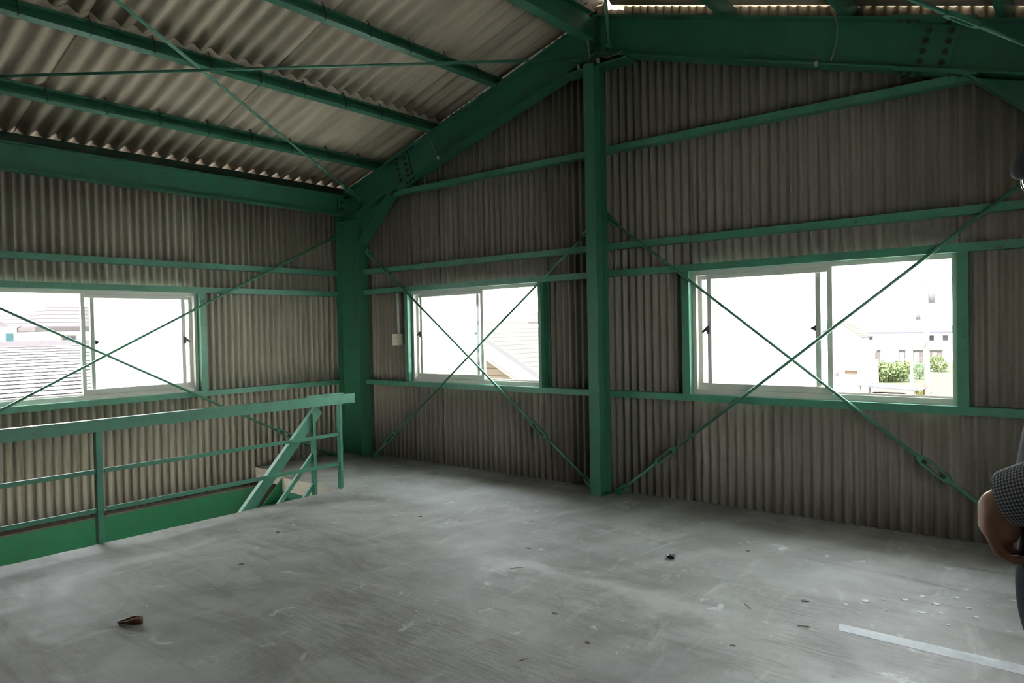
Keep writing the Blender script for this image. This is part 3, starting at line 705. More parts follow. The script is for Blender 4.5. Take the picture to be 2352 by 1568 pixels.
# ------------------------------------------------------------------ things on the floor
tag(MB().ext([(-1.055, 3.985), (-1.035, 3.895), (0.10, 3.885), (0.10, 4.0)], (0, 0, 0.0), (0, 0, 0.0016), (1, 0, 0), (0, 1, 0)).build('floor_tape', 'marking'), 'worn pale tape strip stuck to the concrete at lower right', 'tape')
plain('leaf_brown', (0.150, 0.072, 0.032), 0.32, 0, 0.45, 60)
plain('leaf_tan', (0.30, 0.20, 0.11), 0.5, 0, 0.3, 60)
lf = thing('dead_leaf', (-4.16, 1.68, 0), 'curled dry brown leaf lying on the concrete at lower left', 'leaf')
def leaf_mesh():
    mb = MB(); n, m = 10, 6; vs = []
    ax = Vector((0.78, 0.62, 0)).normalized(); pr = Vector((-ax.y, ax.x, 0))
    for i in range(n+1):
        t = i/n; w = 0.040*math.sin(math.pi*min(1, t*0.93+0.05))**0.8
        for j in range(m+1):
            v = j/m*2-1
            z = 0.001+0.034*abs(v)**1.5*(0.5+0.8*t)+0.003*math.sin(7*t+4*v)
            vs.append(Vector((-4.16, 1.68, max(z, 0.001)))+ax*(t-0.5)*0.135+pr*v*w*(0.75-0.25*abs(v)*t))
    fs = [(i*(m+1)+j, (i+1)*(m+1)+j, (i+1)*(m+1)+j+1, i*(m+1)+j+1) for i in range(n) for j in range(m)]
    return mb.add(vs, fs, True), ax
lm, ax = leaf_mesh(); lo = lm.build('blade', 'leaf_brown', lf)
sm_ = lo.modifiers.new('thick', 'SOLIDIFY'); sm_.thickness = 0.0012
c = Vector((-4.16, 1.68, 0.006)); MB().tube([c-ax*0.08+Vector((0, 0, 0.006)), c-ax*0.04, c+Vector((0, 0, -0.002)), c+ax*0.05+Vector((0, 0, 0.008))], 0.0025, 5).build('midrib', 'leaf_tan', lf)
pk = thing('crumpled_wrapper', (-2.26, 4.44, 0), 'tiny crumpled dark wrapper on the concrete near the centre right', 'litter')
plain('wrap_dark', (0.022, 0.024, 0.04), 0.35, 0, 0.6, 90); plain('wrap_red', (0.20, 0.06, 0.05), 0.4); plain('wrap_white', (0.6, 0.6, 0.62), 0.4)
def crumple(c, r, n=9, seed=1, flat=0.5):
    rr = random.Random(seed); mb = MB(); vs = []; rows = 5
    for i in range(rows+1):
        th = math.pi*i/rows
        for j in range(n):
            k = r*rr.uniform(0.65, 1.15); a = 2*math.pi*j/n
            vs.append(Vector(c)+Vector((k*math.sin(th)*math.cos(a)*1.5, k*math.sin(th)*math.sin(a), max(-r*flat, k*math.cos(th)*flat)+r*flat)))
    fs = [(i*n+j, (i+1)*n+j, (i+1)*n+(j+1) % n, i*n+(j+1) % n) for i in range(rows) for j in range(n)]
    return mb.add(vs, fs)
crumple((-2.26, 4.44, 0), 0.026, 9, 3, 0.6).build('foil', 'wrap_dark', pk)
crumple((-2.245, 4.425, 0.022), 0.009, 6, 4, 0.7).build('red_fold', 'wrap_red', pk)
crumple((-2.275, 4.425, 0.020), 0.008, 6, 5, 0.7).build('white_fold', 'wrap_white', pk)
plain('chip_white', (0.44, 0.45, 0.46), 0.6); plain('chip_dark', (0.06, 0.05, 0.045), 0.7); plain('twig', (0.13, 0.075, 0.045), 0.7)
def chip(x, y, r, mat, label, group, seed):
    rr = random.Random(seed); n = 6; a0 = rr.random()*6
    prof = [(r*rr.uniform(0.6, 1.2)*math.cos(a0+2*math.pi*k/n)*1.3, r*rr.uniform(0.6, 1.2)*math.sin(a0+2*math.pi*k/n)) for k in range(n)]
    tag(MB().ext(prof, (x, y, 0), (x+0.002, y, 0.003), (1, 0, 0), (0, 1, 0)).build('paint_flake', mat), label, 'flake', group)
k = 0
for (x, y) in ((-0.62, 4.75), (-0.55, 4.62), (-0.70, 4.58), (-0.78, 4.66), (-0.85, 4.55), (-0.66, 4.45), (-0.5, 4.5), (-0.95, 4.48), (-0.74, 4.40), (-1.02, 4.40), (-0.6, 4.3), (-0.9, 4.32), (-1.1, 4.28), (-0.47, 4.72)):
    chip(x, y, random.uniform(0.007, 0.020), 'chip_white', 'white paint flake among those scattered on the floor near the person', 'white flakes on the floor', k); k += 1
for (x, y) in ((-3.0, 2.75), (-3.52, 2.28), (-2.9, 1.72), (-4.7, 2.05), (-4.35, 1.85), (-3.98, 1.62)):
    chip(x, y, random.uniform(0.007, 0.012), 'chip_white', 'tiny pale speck lying on the open concrete floor', 'pale specks on the floor', k); k += 1
for (x, y) in ((-3.62, 4.62), (-3.2, 4.05), (-4.5, 4.2), (-1.9, 4.9), (-2.35, 3.2), (-2.0, 3.0), (-1.4, 3.4), (-4.6, 2.6), (-5.1, 3.2), (-1.3, 4.2)):
    chip(x, y, random.uniform(0.010, 0.018), 'chip_dark', 'small dark crumb of dirt on the concrete floor', 'dark crumbs on the floor', k); k += 1
for (x, y, a, l) in ((-3.02, 3.62, 0.9, 0.09), (-1.5, 3.9, 2.4, 0.07), (-1.22, 3.82, 0.4, 0.06), (-2.15, 2.62, 1.2, 0.06)):
    d = Vector((math.cos(a), math.sin(a), 0)); p = Vector((x, y, 0.004))
    tag(MB().tube([p, p+d*l*0.5+Vector((0.004, -0.003, 0.003)), p+d*l], 0.0022, 5).build('dry_twig', 'twig'), 'thin dry twig lying on the concrete floor', 'twig', 'twigs on the floor')

# ------------------------------------------------------------------ person at the right edge (metres)
plain('skin', (0.58, 0.35, 0.26), 0.5, 0, 0.14, 40); plain('hat_cloth', (0.012, 0.020, 0.022), 0.85, 0, 0.2, 200)
plain('vest_cloth', (0.010, 0.013, 0.022), 0.85, 0, 0.25, 150); plain('trouser_cloth', (0.016, 0.022, 0.042), 0.9, 0, 0.35, 60)
plain('shoe_leather', (0.03, 0.025, 0.02), 0.5); plain('hair', (0.03, 0.028, 0.026), 0.7); plain('eye_white', (0.7, 0.68, 0.66), 0.3); plain('eye_dark', (0.02, 0.012, 0.01), 0.2)
plain('rim_metal', (0.50, 0.52, 0.48), 0.25, 0.9)
def lens_glass():
    m = bpy.data.materials.new('lens_glass'); m.use_nodes = True; n = m.node_tree.nodes; l = m.node_tree.links; n.clear()
    o = n.new('ShaderNodeOutputMaterial'); tr = n.new('ShaderNodeBsdfTransparent'); gl = n.new('ShaderNodeBsdfGlossy'); mx = n.new('ShaderNodeMixShader'); fr = thin_fresnel(n, l)
    gl.inputs['Roughness'].default_value = 0.03
    l.new(fr, mx.inputs[0]); l.new(tr.outputs[0], mx.inputs[1]); l.new(gl.outputs[0], mx.inputs[2]); l.new(mx.outputs[0], o.inputs[0]); M['lens'] = m
lens_glass()
def gingham():
    t = NT('gingham'); 
    a = t.n.new('ShaderNodeUVMap').outputs[0]
    def stripe(axis, n):
        sp = t.n.new('ShaderNodeSeparateXYZ'); t.l.new(a, sp.inputs[0])
        f = t.math('FRACT', t.math('MULTIPLY', sp.outputs[axis], n)); return t.math('LESS_THAN', f, 0.5)
    s = t.math('ADD', stripe(0, 52.0), stripe(1, 175.0))
    c = t.ramp(t.math('MULTIPLY', s, 0.5), [(0.0, (0.60, 0.62, 0.66)), (0.4, (0.21, 0.23, 0.28)), (0.9, (0.050, 0.060, 0.090))], 'CONSTANT')
    M['gingham'] = t.done(c, 0.85)
gingham()

def loft(mb, rings, n=20, uv=None, close=True):
    """rings: (centre, axis_a, axis_b); elliptical tube through them, with caps"""
    k0 = len(mb.v)
    for c, a, b in rings:
        for j in range(n):
            q = 2*math.pi*j/n; mb.v.append(Vector(c)+Vector(a)*math.cos(q)+Vector(b)*math.sin(q))
    for i in range(len(rings)-1):
        for j in range(n):
            mb.f.append([k0+i*n+j, k0+i*n+(j+1) % n, k0+(i+1)*n+(j+1) % n, k0+(i+1)*n+j]); mb.sm.append(True); mb.mi.append(0)
    if close:
        mb.f.append([k0+j for j in range(n-1, -1, -1)]); mb.f.append([k0+(len(rings)-1)*n+j for j in range(n)]); mb.sm += [True]*2; mb.mi += [0]*2
    return mb
def limb(mb, pts, n=16):
    """round tapering tube through (point, radius) with rounded ends"""
    P = [(Vector(p), r) for p, r in pts]; rings = []; a = None
    d0 = (P[1][0]-P[0][0]).normalized(); d1 = (P[-1][0]-P[-2][0]).normalized()
    seq = [(P[0][0]-d0*P[0][1]*0.8, P[0][1]*0.45)]+P+[(P[-1][0]+d1*P[-1][1]*0.8, P[-1][1]*0.45)]
    for i, (p, r) in enumerate(seq):
        d = (seq[min(i+1, len(seq)-1)][0]-seq[max(i-1, 0)][0]).normalized()
        a = (Vector((0, 1, 0))-d*d.y).normalized() if abs(d.y) < 0.9 else d.orthogonal().normalized()
        b = d.cross(a); rings.append((p, a*r, b*r))
    return loft(mb, rings, n)
def ball(mb, c, rx, ry, rz, R=None, n=16, m=10):
    c = Vector(c); R = R or Matrix.Identity(3); vs = [c+R @ Vector((0, 0, rz))]
    for i in range(1, m):
        th = math.pi*i/m
        for j in range(n): q = 2*math.pi*j/n; vs.append(c+R @ Vector((rx*math.sin(th)*math.cos(q), ry*math.sin(th)*math.sin(q), rz*math.cos(th))))
    vs.append(c+R @ Vector((0, 0, -rz))); fs = [(0, 1+j, 1+(j+1) % n) for j in range(n)]
    for i in range(m-2): fs += [(1+i*n+j, 1+(i+1)*n+j, 1+(i+1)*n+(j+1) % n, 1+i*n+(j+1) % n) for j in range(n)]
    k = 1+(m-2)*n; fs += [(k+(j+1) % n, k+j, len(vs)-1) for j in range(n)]
    return mb.add(vs, fs, True)
PY = 1.70
person = tag(empty('person', (0.03, PY, 0), None, 1.0), 'person in dark cap, glasses, checked shirt and navy vest at the right edge', 'person')
bd = MB()
TILT = math.radians(24)
HR = Matrix.Rotation(math.radians(24), 3, 'Z') @ Matrix.Rotation(-TILT, 3, 'Y')   # head bowed forwards and turned a little to the left
HP = Vector((-0.080, PY-0.035, 1.556))-HR @ Vector((-0.116, -0.007, 0.106))                      # pivot at top of neck
def H(x, y, z): return HP+HR @ Vector((x, y, z))
# torso, neck, head
loft(bd, [((0.025, PY, 0.84), (0.085, 0, 0), (0, 0.140, 0)), ((0.025, PY, 0.94), (0.118, 0, 0), (0, 0.155, 0)), ((0.028, PY, 1.04), (0.125, 0, 0), (0, 0.150, 0)),
          ((0.045, PY, 1.21), (0.112, 0, 0), (0, 0.160, 0)), ((0.055, PY, 1.33), (0.105, 0, 0), (0, 0.175, 0)), ((0.065, PY, 1.40), (0.080, 0, 0), (0, 0.150, 0)), ((0.068, PY, 1.445), (0.055, 0, 0), (0, 0.070, 0))], 24)
limb(bd, [((0.068, PY, 1.41), 0.060), (Vector((0.06, PY, 1.46)), 0.054), (H(0.0, 0, 0.04), 0.053)])
ball(bd, H(-0.005, 0, 0.130), 0.096, 0.075, 0.098, HR, 24, 14)     # skull
ball(bd, H(-0.040, 0, 0.055), 0.056, 0.056, 0.062, HR, 18, 12)     # jaw
ball(bd, H(-0.075, 0, 0.018), 0.022, 0.026, 0.020, HR)             # chin
limb(bd, [(H(-0.093, 0, 0.115), 0.009), (H(-0.108, 0, 0.088), 0.012), (H(-0.112, 0, 0.075), 0.014)], 10)   # nose
for s in (-1, 1):
    ball(bd, H(-0.066, s*0.040, 0.075), 0.022, 0.022, 0.024, HR, 12, 8)   # cheeks
    ball(bd, H(0.005, s*0.077, 0.095), 0.018, 0.008, 0.030, HR, 12, 8)    # ears
    ball(bd, H(-0.102, s*0.011, 0.074), 0.008, 0.008, 0.007, HR, 8, 6)    # nostril wings
limb(bd, [(H(-0.094, -0.022, 0.047), 0.007), (H(-0.100, 0, 0.049), 0.009), (H(-0.094, 0.022, 0.047), 0.007)], 8)  # lips
arms = {}
for s, sh, el, wr in ((-1, (0.065, PY-0.185, 1.375), (0.135, PY-0.205, 1.080), (-0.134, PY-0.130, 0.968)), (1, (0.065, PY+0.185, 1.375), (0.130, PY+0.215, 1.080), (-0.105, PY+0.120, 0.965))):
    sh, el, wr = Vector(sh), Vector(el), Vector(wr)
    limb(bd, [(sh, 0.058), (sh.lerp(el, 0.5), 0.048), (el, 0.040), (el.lerp(wr, 0.3), 0.041), (el.lerp(wr, 0.75), 0.032), (wr, 0.027)])
    # hand bent down at the wrist, back of the hand facing forwards, fingers curled in towards the belt
    f = (wr-el).normalized(); kn = wr+Vector((-0.012, 0.004*s, -0.060)); 
    wid = Vector((0, 1, 0))
    loft(bd, [(wr+Vector((0.012, 0, 0.010)), Vector((0.024, 0, 0.012)), wid*0.029), (wr+Vector((-0.012, 0, -0.012)), Vector((0.024, 0, 0.010)), wid*0.034), (wr+Vector((-0.016, 0, -0.045)), Vector((0.020, 0, 0.004)), wid*0.041), (kn+Vector((0.002, 0, -0.004)), Vector((0.016, 0, 0.0)), wid*0.042)], 18)
    for i, (oy, L) in enumerate(((-0.031, 0.86), (-0.0105, 1.0), (0.0105, 1.06), (0.031, 0.94))):
        oy *= -s if s < 0 else 1
        k0 = kn+Vector((0, oy, 0)); 
        k1 = k0+Vector((0.013, 0, -0.032))*L; k2 = k1+Vector((0.020, 0, -0.012))*L; k3 = k2+Vector((0.019, 0, 0.006))*L
        limb(bd, [(k0, 0.0098), (k1, 0.0092), (k2, 0.0085), (k3, 0.0074)], 10)
    ball(bd, wr+Vector((0.010, 0, -0.045)), 0.022, 0.036, 0.034)
    ball(bd, wr+Vector((-0.006, 0, -0.018)), 0.031, 0.034, 0.036)
    t0 = wr+Vector((0.004, 0.030*-s, -0.022))
    limb(bd, [(t0, 0.013), (t0+Vector((0.018, 0.014*-s, -0.030)), 0.0105), (t0+Vector((0.036, 0.008*-s, -0.050)), 0.0085)], 10)
    arms[s] = (sh, el, wr, kn)
for s in (-1, 1):
    limb(bd, [((0.015, PY+s*0.080, 0.88), 0.082), ((0.046, PY+s*0.090, 0.70), 0.074), ((0.060, PY+s*0.095, 0.50), 0.056), ((0.082, PY+s*0.098, 0.34), 0.056), ((0.095, PY+s*0.100, 0.11), 0.036)])
    limb(bd, [((0.120, PY+s*0.100, 0.045), 0.034), ((0.035, PY+s*0.105, 0.040), 0.034), ((-0.055, PY+s*0.112, 0.030), 0.026)])
body = bd.build('body', 'skin', person, (0.03, PY, 0), 1.0)
rm = body.modifiers.new('merge', 'REMESH'); rm.mode = 'VOXEL'; rm.voxel_size = 0.0042; rm.use_smooth_shade = True
smo = body.modifiers.new('soften', 'SMOOTH'); smo.factor = 0.5; smo.iterations = 4

def uvtube(rings, name, mat, n=28, thick=0.004, parent=None):
    mb = MB(); loft(mb, rings, n, close=False); o = mb.build(name, mat, parent or person, (0.03, PY, 0), 1.0)
    uv = o.data.uv_layers.new(name='UVMap'); L = [0.0]
    for i in range(1, len(rings)): L.append(L[-1]+(Vector(rings[i][0])-Vector(rings[i-1][0])).length)
    for p in o.data.polygons:
        vi = [o.data.loops[l].vertex_index for l in p.loop_indices]; js = [v % n for v in vi]
        for l, v in zip(p.loop_indices, vi):
            j = v % n
            if j == 0 and max(js) == n-1: j = n
            uv.data[l].uv = (j/n, L[v//n])
    sm = o.modifiers.new('thick', 'SOLIDIFY'); sm.thickness = thick; sm.offset = 1
    ss = o.modifiers.new('soft', 'SUBSURF'); ss.levels = 1; ss.render_levels = 2
    return o
def tube_rings(pts):
    P = [(Vector(p), r) for p, r in pts]; out = []
    for i, (p, r) in enumerate(P):
        d = (P[min(i+1, len(P)-1)][0]-P[max(i-1, 0)][0]).normalized(); a = (Vector((0, 1, 0))-d*d.y).normalized(); b = d.cross(a); out.append((p, a*r, b*r))
    return out
for s in (-1, 1):
    sh, el, wr, kn = arms[s]
    shirt = uvtube(tube_rings([(sh+Vector((-0.004, -s*0.105, 0.058)), 0.030), (sh+Vector((0, -s*0.06, 0.040)), 0.066), (sh+Vector((0, -s*0.008, 0.010)), 0.078), (sh.lerp(el, 0.3), 0.068), (sh.lerp(el, 0.75), 0.060), (el+Vector((0.008, 0, 0.004)), 0.056), (el.lerp(wr, 0.15), 0.056), (el.lerp(wr, 0.45), 0.053), (el.lerp(wr, 0.70), 0.050)]), 'shirt_sleeve', 'gingham')
    uvtube(tube_rings([(el.lerp(wr, 0.55), 0.0535), (el.lerp(wr, 0.58), 0.057), (el.lerp(wr, 0.75), 0.055), (el.lerp(wr, 0.94), 0.049), (el.lerp(wr, 0.96), 0.046)]), 'rolled_cuff', 'gingham', parent=shirt)
vest = uvtube([((0.030, PY, 0.86), (0.142, 0, 0), (0, 0.176, 0)), ((0.024, PY, 0.95), (0.150, 0, 0), (0, 0.178, 0)), ((0.028, PY, 1.04), (0.142, 0, 0), (0, 0.170, 0)), ((0.046, PY, 1.21), (0.130, 0, 0), (0, 0.178, 0)),
               ((0.057, PY, 1.33), (0.122, 0, 0), (0, 0.190, 0)), ((0.066, PY, 1.395), (0.098, 0, 0), (0, 0.165, 0)), ((0.070, PY, 1.440), (0.068, 0, 0), (0, 0.085, 0)), ((0.066, PY, 1.462), (0.066, 0, 0), (0, 0.080, 0))], 'vest', 'vest_cloth', 32)
for s in (-1, 1):
    uvtube(tube_rings([((0.020, PY+s*0.080, 0.92), 0.124), ((0.000, PY+s*0.088, 0.80), 0.120), ((0.010, PY+s*0.090, 0.745), 0.118), ((0.046, PY+s*0.092, 0.68), 0.100), ((0.058, PY+s*0.094, 0.50), 0.080), ((0.075, PY+s*0.098, 0.32), 0.076), ((0.088, PY+s*0.100, 0.14), 0.074), ((0.086, PY+s*0.100, 0.075), 0.076)]), 'trouser_leg', 'trouser_cloth')
    sb = MB(); limb(sb, [((0.130, PY+s*0.100, 0.050), 0.046), ((0.035, PY+s*0.106, 0.046), 0.044), ((-0.070, PY+s*0.114, 0.036), 0.034)]); 
    for v in sb.v: v.z = max(v.z, 0.012)
    sh_ = sb.build('shoe', 'shoe_leather', person, (0.03, PY, 0), 1.0)
    sp_ = MB(); sp_.ext([(0.135, -0.046), (0.135, 0.046), (-0.02, 0.050), (-0.12, 0.044), (-0.145, 0.0), (-0.12, -0.044), (-0.02, -0.050)], (0.035, PY+s*0.106, 0), (0.035, PY+s*0.106, 0.014), (1, 0, 0), (0, 1, 0)); sp_.build('sole', 'rubber', sh_, (0.03, PY, 0), 1.0)
# flat cap with a short soft peak
cap = MB(); rings = []
for i in range(9):
    th = math.pi/2*i/8.2; rings.append((H(-0.004, 0, 0.142)+HR @ Vector((0, 0, 0.092*math.sin(th))), HR @ Vector((0.106*math.cos(th), 0, 0)), HR @ Vector((0, 0.086*math.cos(th), 0))))
loft(cap, rings, 28); co_ = cap.build('cap', 'hat_cloth', person, (0.03, PY, 0), 1.0)
vm = ball(MB(), H(-0.080, 0, 0.148), 0.062, 0.080, 0.030, HR @ Matrix.Rotation(math.radians(-14), 3, 'Y'), 24, 12)
vm.build('peak', 'hat_cloth', co_, (0.03, PY, 0), 1.0)
# hair below the cap, eyes, glasses
hb = MB(); loft(hb, [(H(0.012, 0, 0.150), HR @ Vector((0.090, 0, 0)), HR @ Vector((0, 0.080, 0))), (H(0.020, 0, 0.115), HR @ Vector((0.082, 0, 0)), HR @ Vector((0, 0.079, 0))), (H(0.034, 0, 0.075), HR @ Vector((0.060, 0, 0)), HR @ Vector((0, 0.070, 0))), (H(0.045, 0, 0.050), HR @ Vector((0.040, 0, 0)), HR @ Vector((0, 0.055, 0)))], 24)
hb.build('hair', 'hair', person, (0.03, PY, 0), 1.0)
gl_ = MB()
gr = empty('glasses', (0.03, PY, 1.5), person, 1.0)
for s in (-1, 1):
    eb_ = ball(MB(), H(-0.080, s*0.031, 0.112), 0.012, 0.012, 0.012, HR, 12, 8).build('eye', 'eye_white', person, (0.03, PY, 0), 1.0)
    ball(MB(), H(-0.0895, s*0.031, 0.110), 0.003, 0.005, 0.005, HR, 8, 6).build('iris', 'eye_dark', eb_, (0.03, PY, 0), 1.0)
    ring = [H(-0.116+0.010*abs(math.cos(a)) if False else -0.116, s*0.033+0.026*math.cos(a), 0.106+0.021*math.sin(a)) for a in [2*math.pi*k/24 for k in range(25)]]
    MB().tube(ring, 0.0020, 6).build('rim', 'rim_metal', gr, (0.03, PY, 0), 1.0)
    lm_ = MB(); lm_.add([H(-0.116, s*0.033+0.025*math.cos(2*math.pi*k/24), 0.106+0.020*math.sin(2*math.pi*k/24)) for k in range(24)]+[H(-0.118, s*0.033, 0.106)], [(k, (k+1) % 24, 24) for k in range(24)], True)
    lo_ = lm_.build('lens', 'lens', gr, (0.03, PY, 0), 1.0)
    MB().tube([H(-0.116, s*0.059, 0.112), H(-0.108, s*0.070, 0.113), H(-0.06, s*0.080, 0.112), H(0.005, s*0.083, 0.110), H(0.03, s*0.082, 0.085)], 0.0018, 6).build('temple_arm', 'rim_metal', gr, (0.03, PY, 0), 1.0)
MB().tube([H(-0.116, -0.008, 0.110), H(-0.119, 0, 0.114), H(-0.116, 0.008, 0.110)], 0.0018, 6).build('bridge', 'rim_metal', gr, (0.03, PY, 0), 1.0)

# ------------------------------------------------------------------ outside
GZ = -5.5
def ground_mat():
    t = NT('ground'); g = t.noise(t.pos, 0.05, 4); f = t.noise(t.pos, 2.0, 5)
    grass = t.mix(f, (0.36, 0.36, 0.28), (0.46, 0.46, 0.36)); gravel = t.mix(f, (0.46, 0.44, 0.40), (0.58, 0.55, 0.50))
    M['ground'] = t.done(t.mix(t.ramp(g, [(0.47, 0.0), (0.53, 1.0)]), gravel, grass), 0.95, spec=0.0)
ground_mat()
def lawn_mat():
    t = NT('lawn'); f = t.noise(t.pos, 1.2, 6, 0.7); M['lawn'] = t.done(t.mix(f, (0.027, 0.032, 0.020), (0.036, 0.040, 0.028)), 0.95, spec=0.0)
lawn_mat()
struct(MB().box(-160, 60, -60, 200, GZ-0.5, GZ).build('ground', 'ground'))
plain('bounce_grey', (0.26, 0.26, 0.25), 0.9)
struct(MB().box(0.75, 60, -60, 30, GZ, GZ+0.05).build('ground_bounce', 'bounce_grey'))  # added unseen strip; its tone sets the light bounced into the right-hand window
o = MB().ext([(-45, 75), (-8, 75), (-8, 132), (-45, 132)], (0, 0, GZ), (0, 0, GZ+0.06), (1, 0, 0), (0, 1, 0)).build('ground_lawn', 'lawn'); struct(o)
def course_mat(name, ca, cb, line, per, axis=2):
    t = NT(name); f = t.noise(t.pos, 1.5, 5); c = t.mix(f, ca, cb)
    sp = t.n.new('ShaderNodeSeparateXYZ'); t.l.new(t.pos, sp.inputs[0])
    fr = t.math('FRACT', t.math('DIVIDE', sp.outputs[axis], per))
    M[name] = t.done(t.mix(t.ramp(fr, [(0.0, 1.0), (0.12, 1.0), (0.16, 0.0)]), c, line), 0.95, spec=0.0)
course_mat('siding', (0.0413, 0.0330, 0.0247), (0.0496, 0.0413, 0.0330), (0.0247, 0.0181, 0.0132), 0.30)
course_mat('tile_pale', (0.0280, 0.0273, 0.0248), (0.0346, 0.0330, 0.0305), (0.0215, 0.0206, 0.0181), 0.16)
course_mat('tile_red', (0.0372, 0.0306, 0.0306), (0.0430, 0.0355, 0.0355), (0.0248, 0.0198, 0.0208), 0.22)
course_mat('tile_blue', (0.0279, 0.0297, 0.0344), (0.0334, 0.0353, 0.0399), (0.0223, 0.0242, 0.0288), 0.2)
course_mat('tile_slate', (0.0264, 0.0239, 0.0253), (0.0334, 0.0301, 0.0311), (0.0156, 0.0144, 0.0156), 0.2)
plain('shingle', (0.260, 0.245, 0.250), 0.95, 0, 0.12, 6, spec=0.0); plain('shingle_edge', (0.0277, 0.0253, 0.0266), 0.9, spec=0.0)
plain('render_white', (0.66, 0.65, 0.62), 0.9, spec=0.0); plain('render_cream', (0.0577, 0.0528, 0.0455), 0.9, spec=0.0); plain('verge_grey', (0.0312, 0.0312, 0.0332), 0.9, spec=0.0)
plain('teal_board', (0.0141, 0.0299, 0.0326), 0.8, spec=0.0); plain('pane_dark', (0.0179, 0.0194, 0.0229), 0.5, spec=0.0); plain('wall_brown', (0.0301, 0.0272, 0.0272), 0.9, spec=0.0)
plain('pole_concrete', (0.0819, 0.0792, 0.0753), 0.9, spec=0.0); plain('tin_roof', (0.52, 0.52, 0.50), 0.5, spec=0.0); plain('wood_brown', (0.0396, 0.0258, 0.0179), 0.9, spec=0.0); plain('tarp', (0.0262, 0.0270, 0.0301), 0.9, spec=0.0)
plain('leaf_a', (0.0351, 0.0453, 0.0205), 0.7, 0, 0.4, 4, spec=0.0); plain('leaf_b', (0.0514, 0.0600, 0.0193), 0.7, 0, 0.4, 4, spec=0.0); plain('leaf_c', (0.0279, 0.0429, 0.0235), 0.7, 0, 0.4, 4, spec=0.0)

# neighbour's low roof seen through the left window: lapped shingle courses
nh = thing('neighbour_house', (-13.5, 2.8, GZ), 'low neighbouring house with a grey shingle roof filling the lower left window', 'house')
MB().box(-17.0, -9.9, -2.8, 8.4, GZ, 0.70).build('walls', 'render_white', nh)
N = 17; dx = 4.1/N; sl_ = (1.48-0.88)/4.0
for sgn in (1, -1):
    for k in range(N):
        xa = -9.45-dx*k; xb = xa-dx*1.12; za = 0.87+sl_*dx*k; zb = za+sl_*dx*1.12
        mirror = (lambda x: x) if sgn == 1 else (lambda x: -27.0-x)
        q = [(mirror(xa), za+0.023), (mirror(xb), zb+0.003), (mirror(xb), zb-0.012), (mirror(xa), za-0.012)]
        cr = MB().ext(q, (0, -3.2+random.uniform(-0.02, 0.02), 0), (0, 8.7, 0), (1, 0, 0), (0, 0, 1)); cr.mi[3] = 1
        cr.build('shingle_course', ['shingle', 'shingle_edge'], nh)
MB().ext([(-13.75, 1.42), (-13.5, 1.56), (-13.25, 1.42)], (0, -3.2, 0), (0, 8.7, 0), (1, 0, 0), (0, 0, 1)).build('ridge_cap', 'shingle_edge', nh)
MB().rod((-9.38, -3.2, 0.80), (-9.38, 8.7, 0.80), 0.07, 8).build('gutter', 'render_cream', nh)

def hip_roof(parent, x0, x1, y0, y1, ze, zr, mat, inset=None, axis='y', over=0.5):
    x0 -= over; x1 += over; y0 -= over; y1 += over
    ins = (min(x1-x0, y1-y0)/2) if inset is None else inset
    if axis == 'y': r = [((x0+x1)/2, y0+ins, zr), ((x0+x1)/2, y1-ins, zr)]; fs = [(0, 1, 4), (1, 2, 5, 4), (2, 3, 5), (3, 0, 4, 5)]
    else: r = [(x0+ins, (y0+y1)/2, zr), (x1-ins, (y0+y1)/2, zr)]; fs = [(0, 1, 5, 4), (1, 2, 5), (2, 3, 4, 5), (3, 0, 4)]
    vs = [(x0, y0, ze), (x1, y0, ze), (x1, y1, ze), (x0, y1, ze)]+r+[(x0, y0, ze-0.25), (x1, y0, ze-0.25), (x1, y1, ze-0.25), (x0, y1, ze-0.25)]
    fs += [(6, 7, 1, 0), (7, 8, 2, 1), (8, 9, 3, 2), (9, 6, 0, 3), (9, 8, 7, 6)]
    return MB().add(vs, fs).build('roof', mat, parent)
def win_part(parent, x0, x1, y0, y1, z0, z1, mat='pane_dark'):
    w = MB(); w.box(x0, x1, y0, y1, z0, z1); o = w.build('window', 'render_cream', parent)
    dx_, dy_ = x1-x0, y1-y0
    if dx_ < dy_: MB().box(x1-0.01, x1+0.03, y0+0.08, y1-0.08, z0+0.08, z1-0.08).build('pane', mat, o)
    else: MB().box(x0+0.08, x1-0.08, y0-0.03, y0+0.01, z0+0.08, z1-0.08).build('pane', mat, o)
hb_ = thing('neighbour_house', (-48, 18, GZ), 'white house with dark hipped roof behind the shingle roof in the left window', 'house')
MB().box(-53, -45, 14.0, 24, GZ, 2.15).build('walls', 'render_white', hb_)
hip_roof(hb_, -53, -45, 14.0, 24, 2.2, 3.55, 'tile_slate', 2.2)
MB().box(-54.5, -47.5, 13.3, 15.0, GZ, 2.3).build('side_wing', 'render_white', hb_)
MB().ext([(-55, 2.3), (-51, 3.05), (-47.2, 2.3)], (0, 13.1, 0), (0, 16.0, 0), (1, 0, 0), (0, 0, 1)).build('wing_roof', 'tile_slate', hb_)
win_part(hb_, -45, -44.94, 14.9, 15.7, 1.0, 1.75); win_part(hb_, -45, -44.94, 17.0, 17.9, 1.0, 1.75)
sb = thing('sign_board', (-36, 10, GZ), 'small teal sign board on a post beyond the shingle roof', 'sign')
MB().box(-36.1, -36.0, 9.84, 10.12, 1.30, 1.84).build('panel', 'teal_board', sb); MB().rod((-36.05, 9.98, GZ), (-36.05, 9.98, 1.3), 0.05, 8).build('post', 'pole_concrete', sb)
hs = thing('neighbour_house', (-61, 8, GZ), 'pale small house left of the dark hipped roof, far in the left window', 'house')
MB().box(-64, -58, 3, 12.0, GZ, 2.0).build('walls', 'render_white', hs); hip_roof(hs, -64, -58, 3, 12.0, 2.0, 2.9, 'tile_slate', 3.0); win_part(hs, -58, -57.94, 8.8, 9.8, 0.9, 1.6)

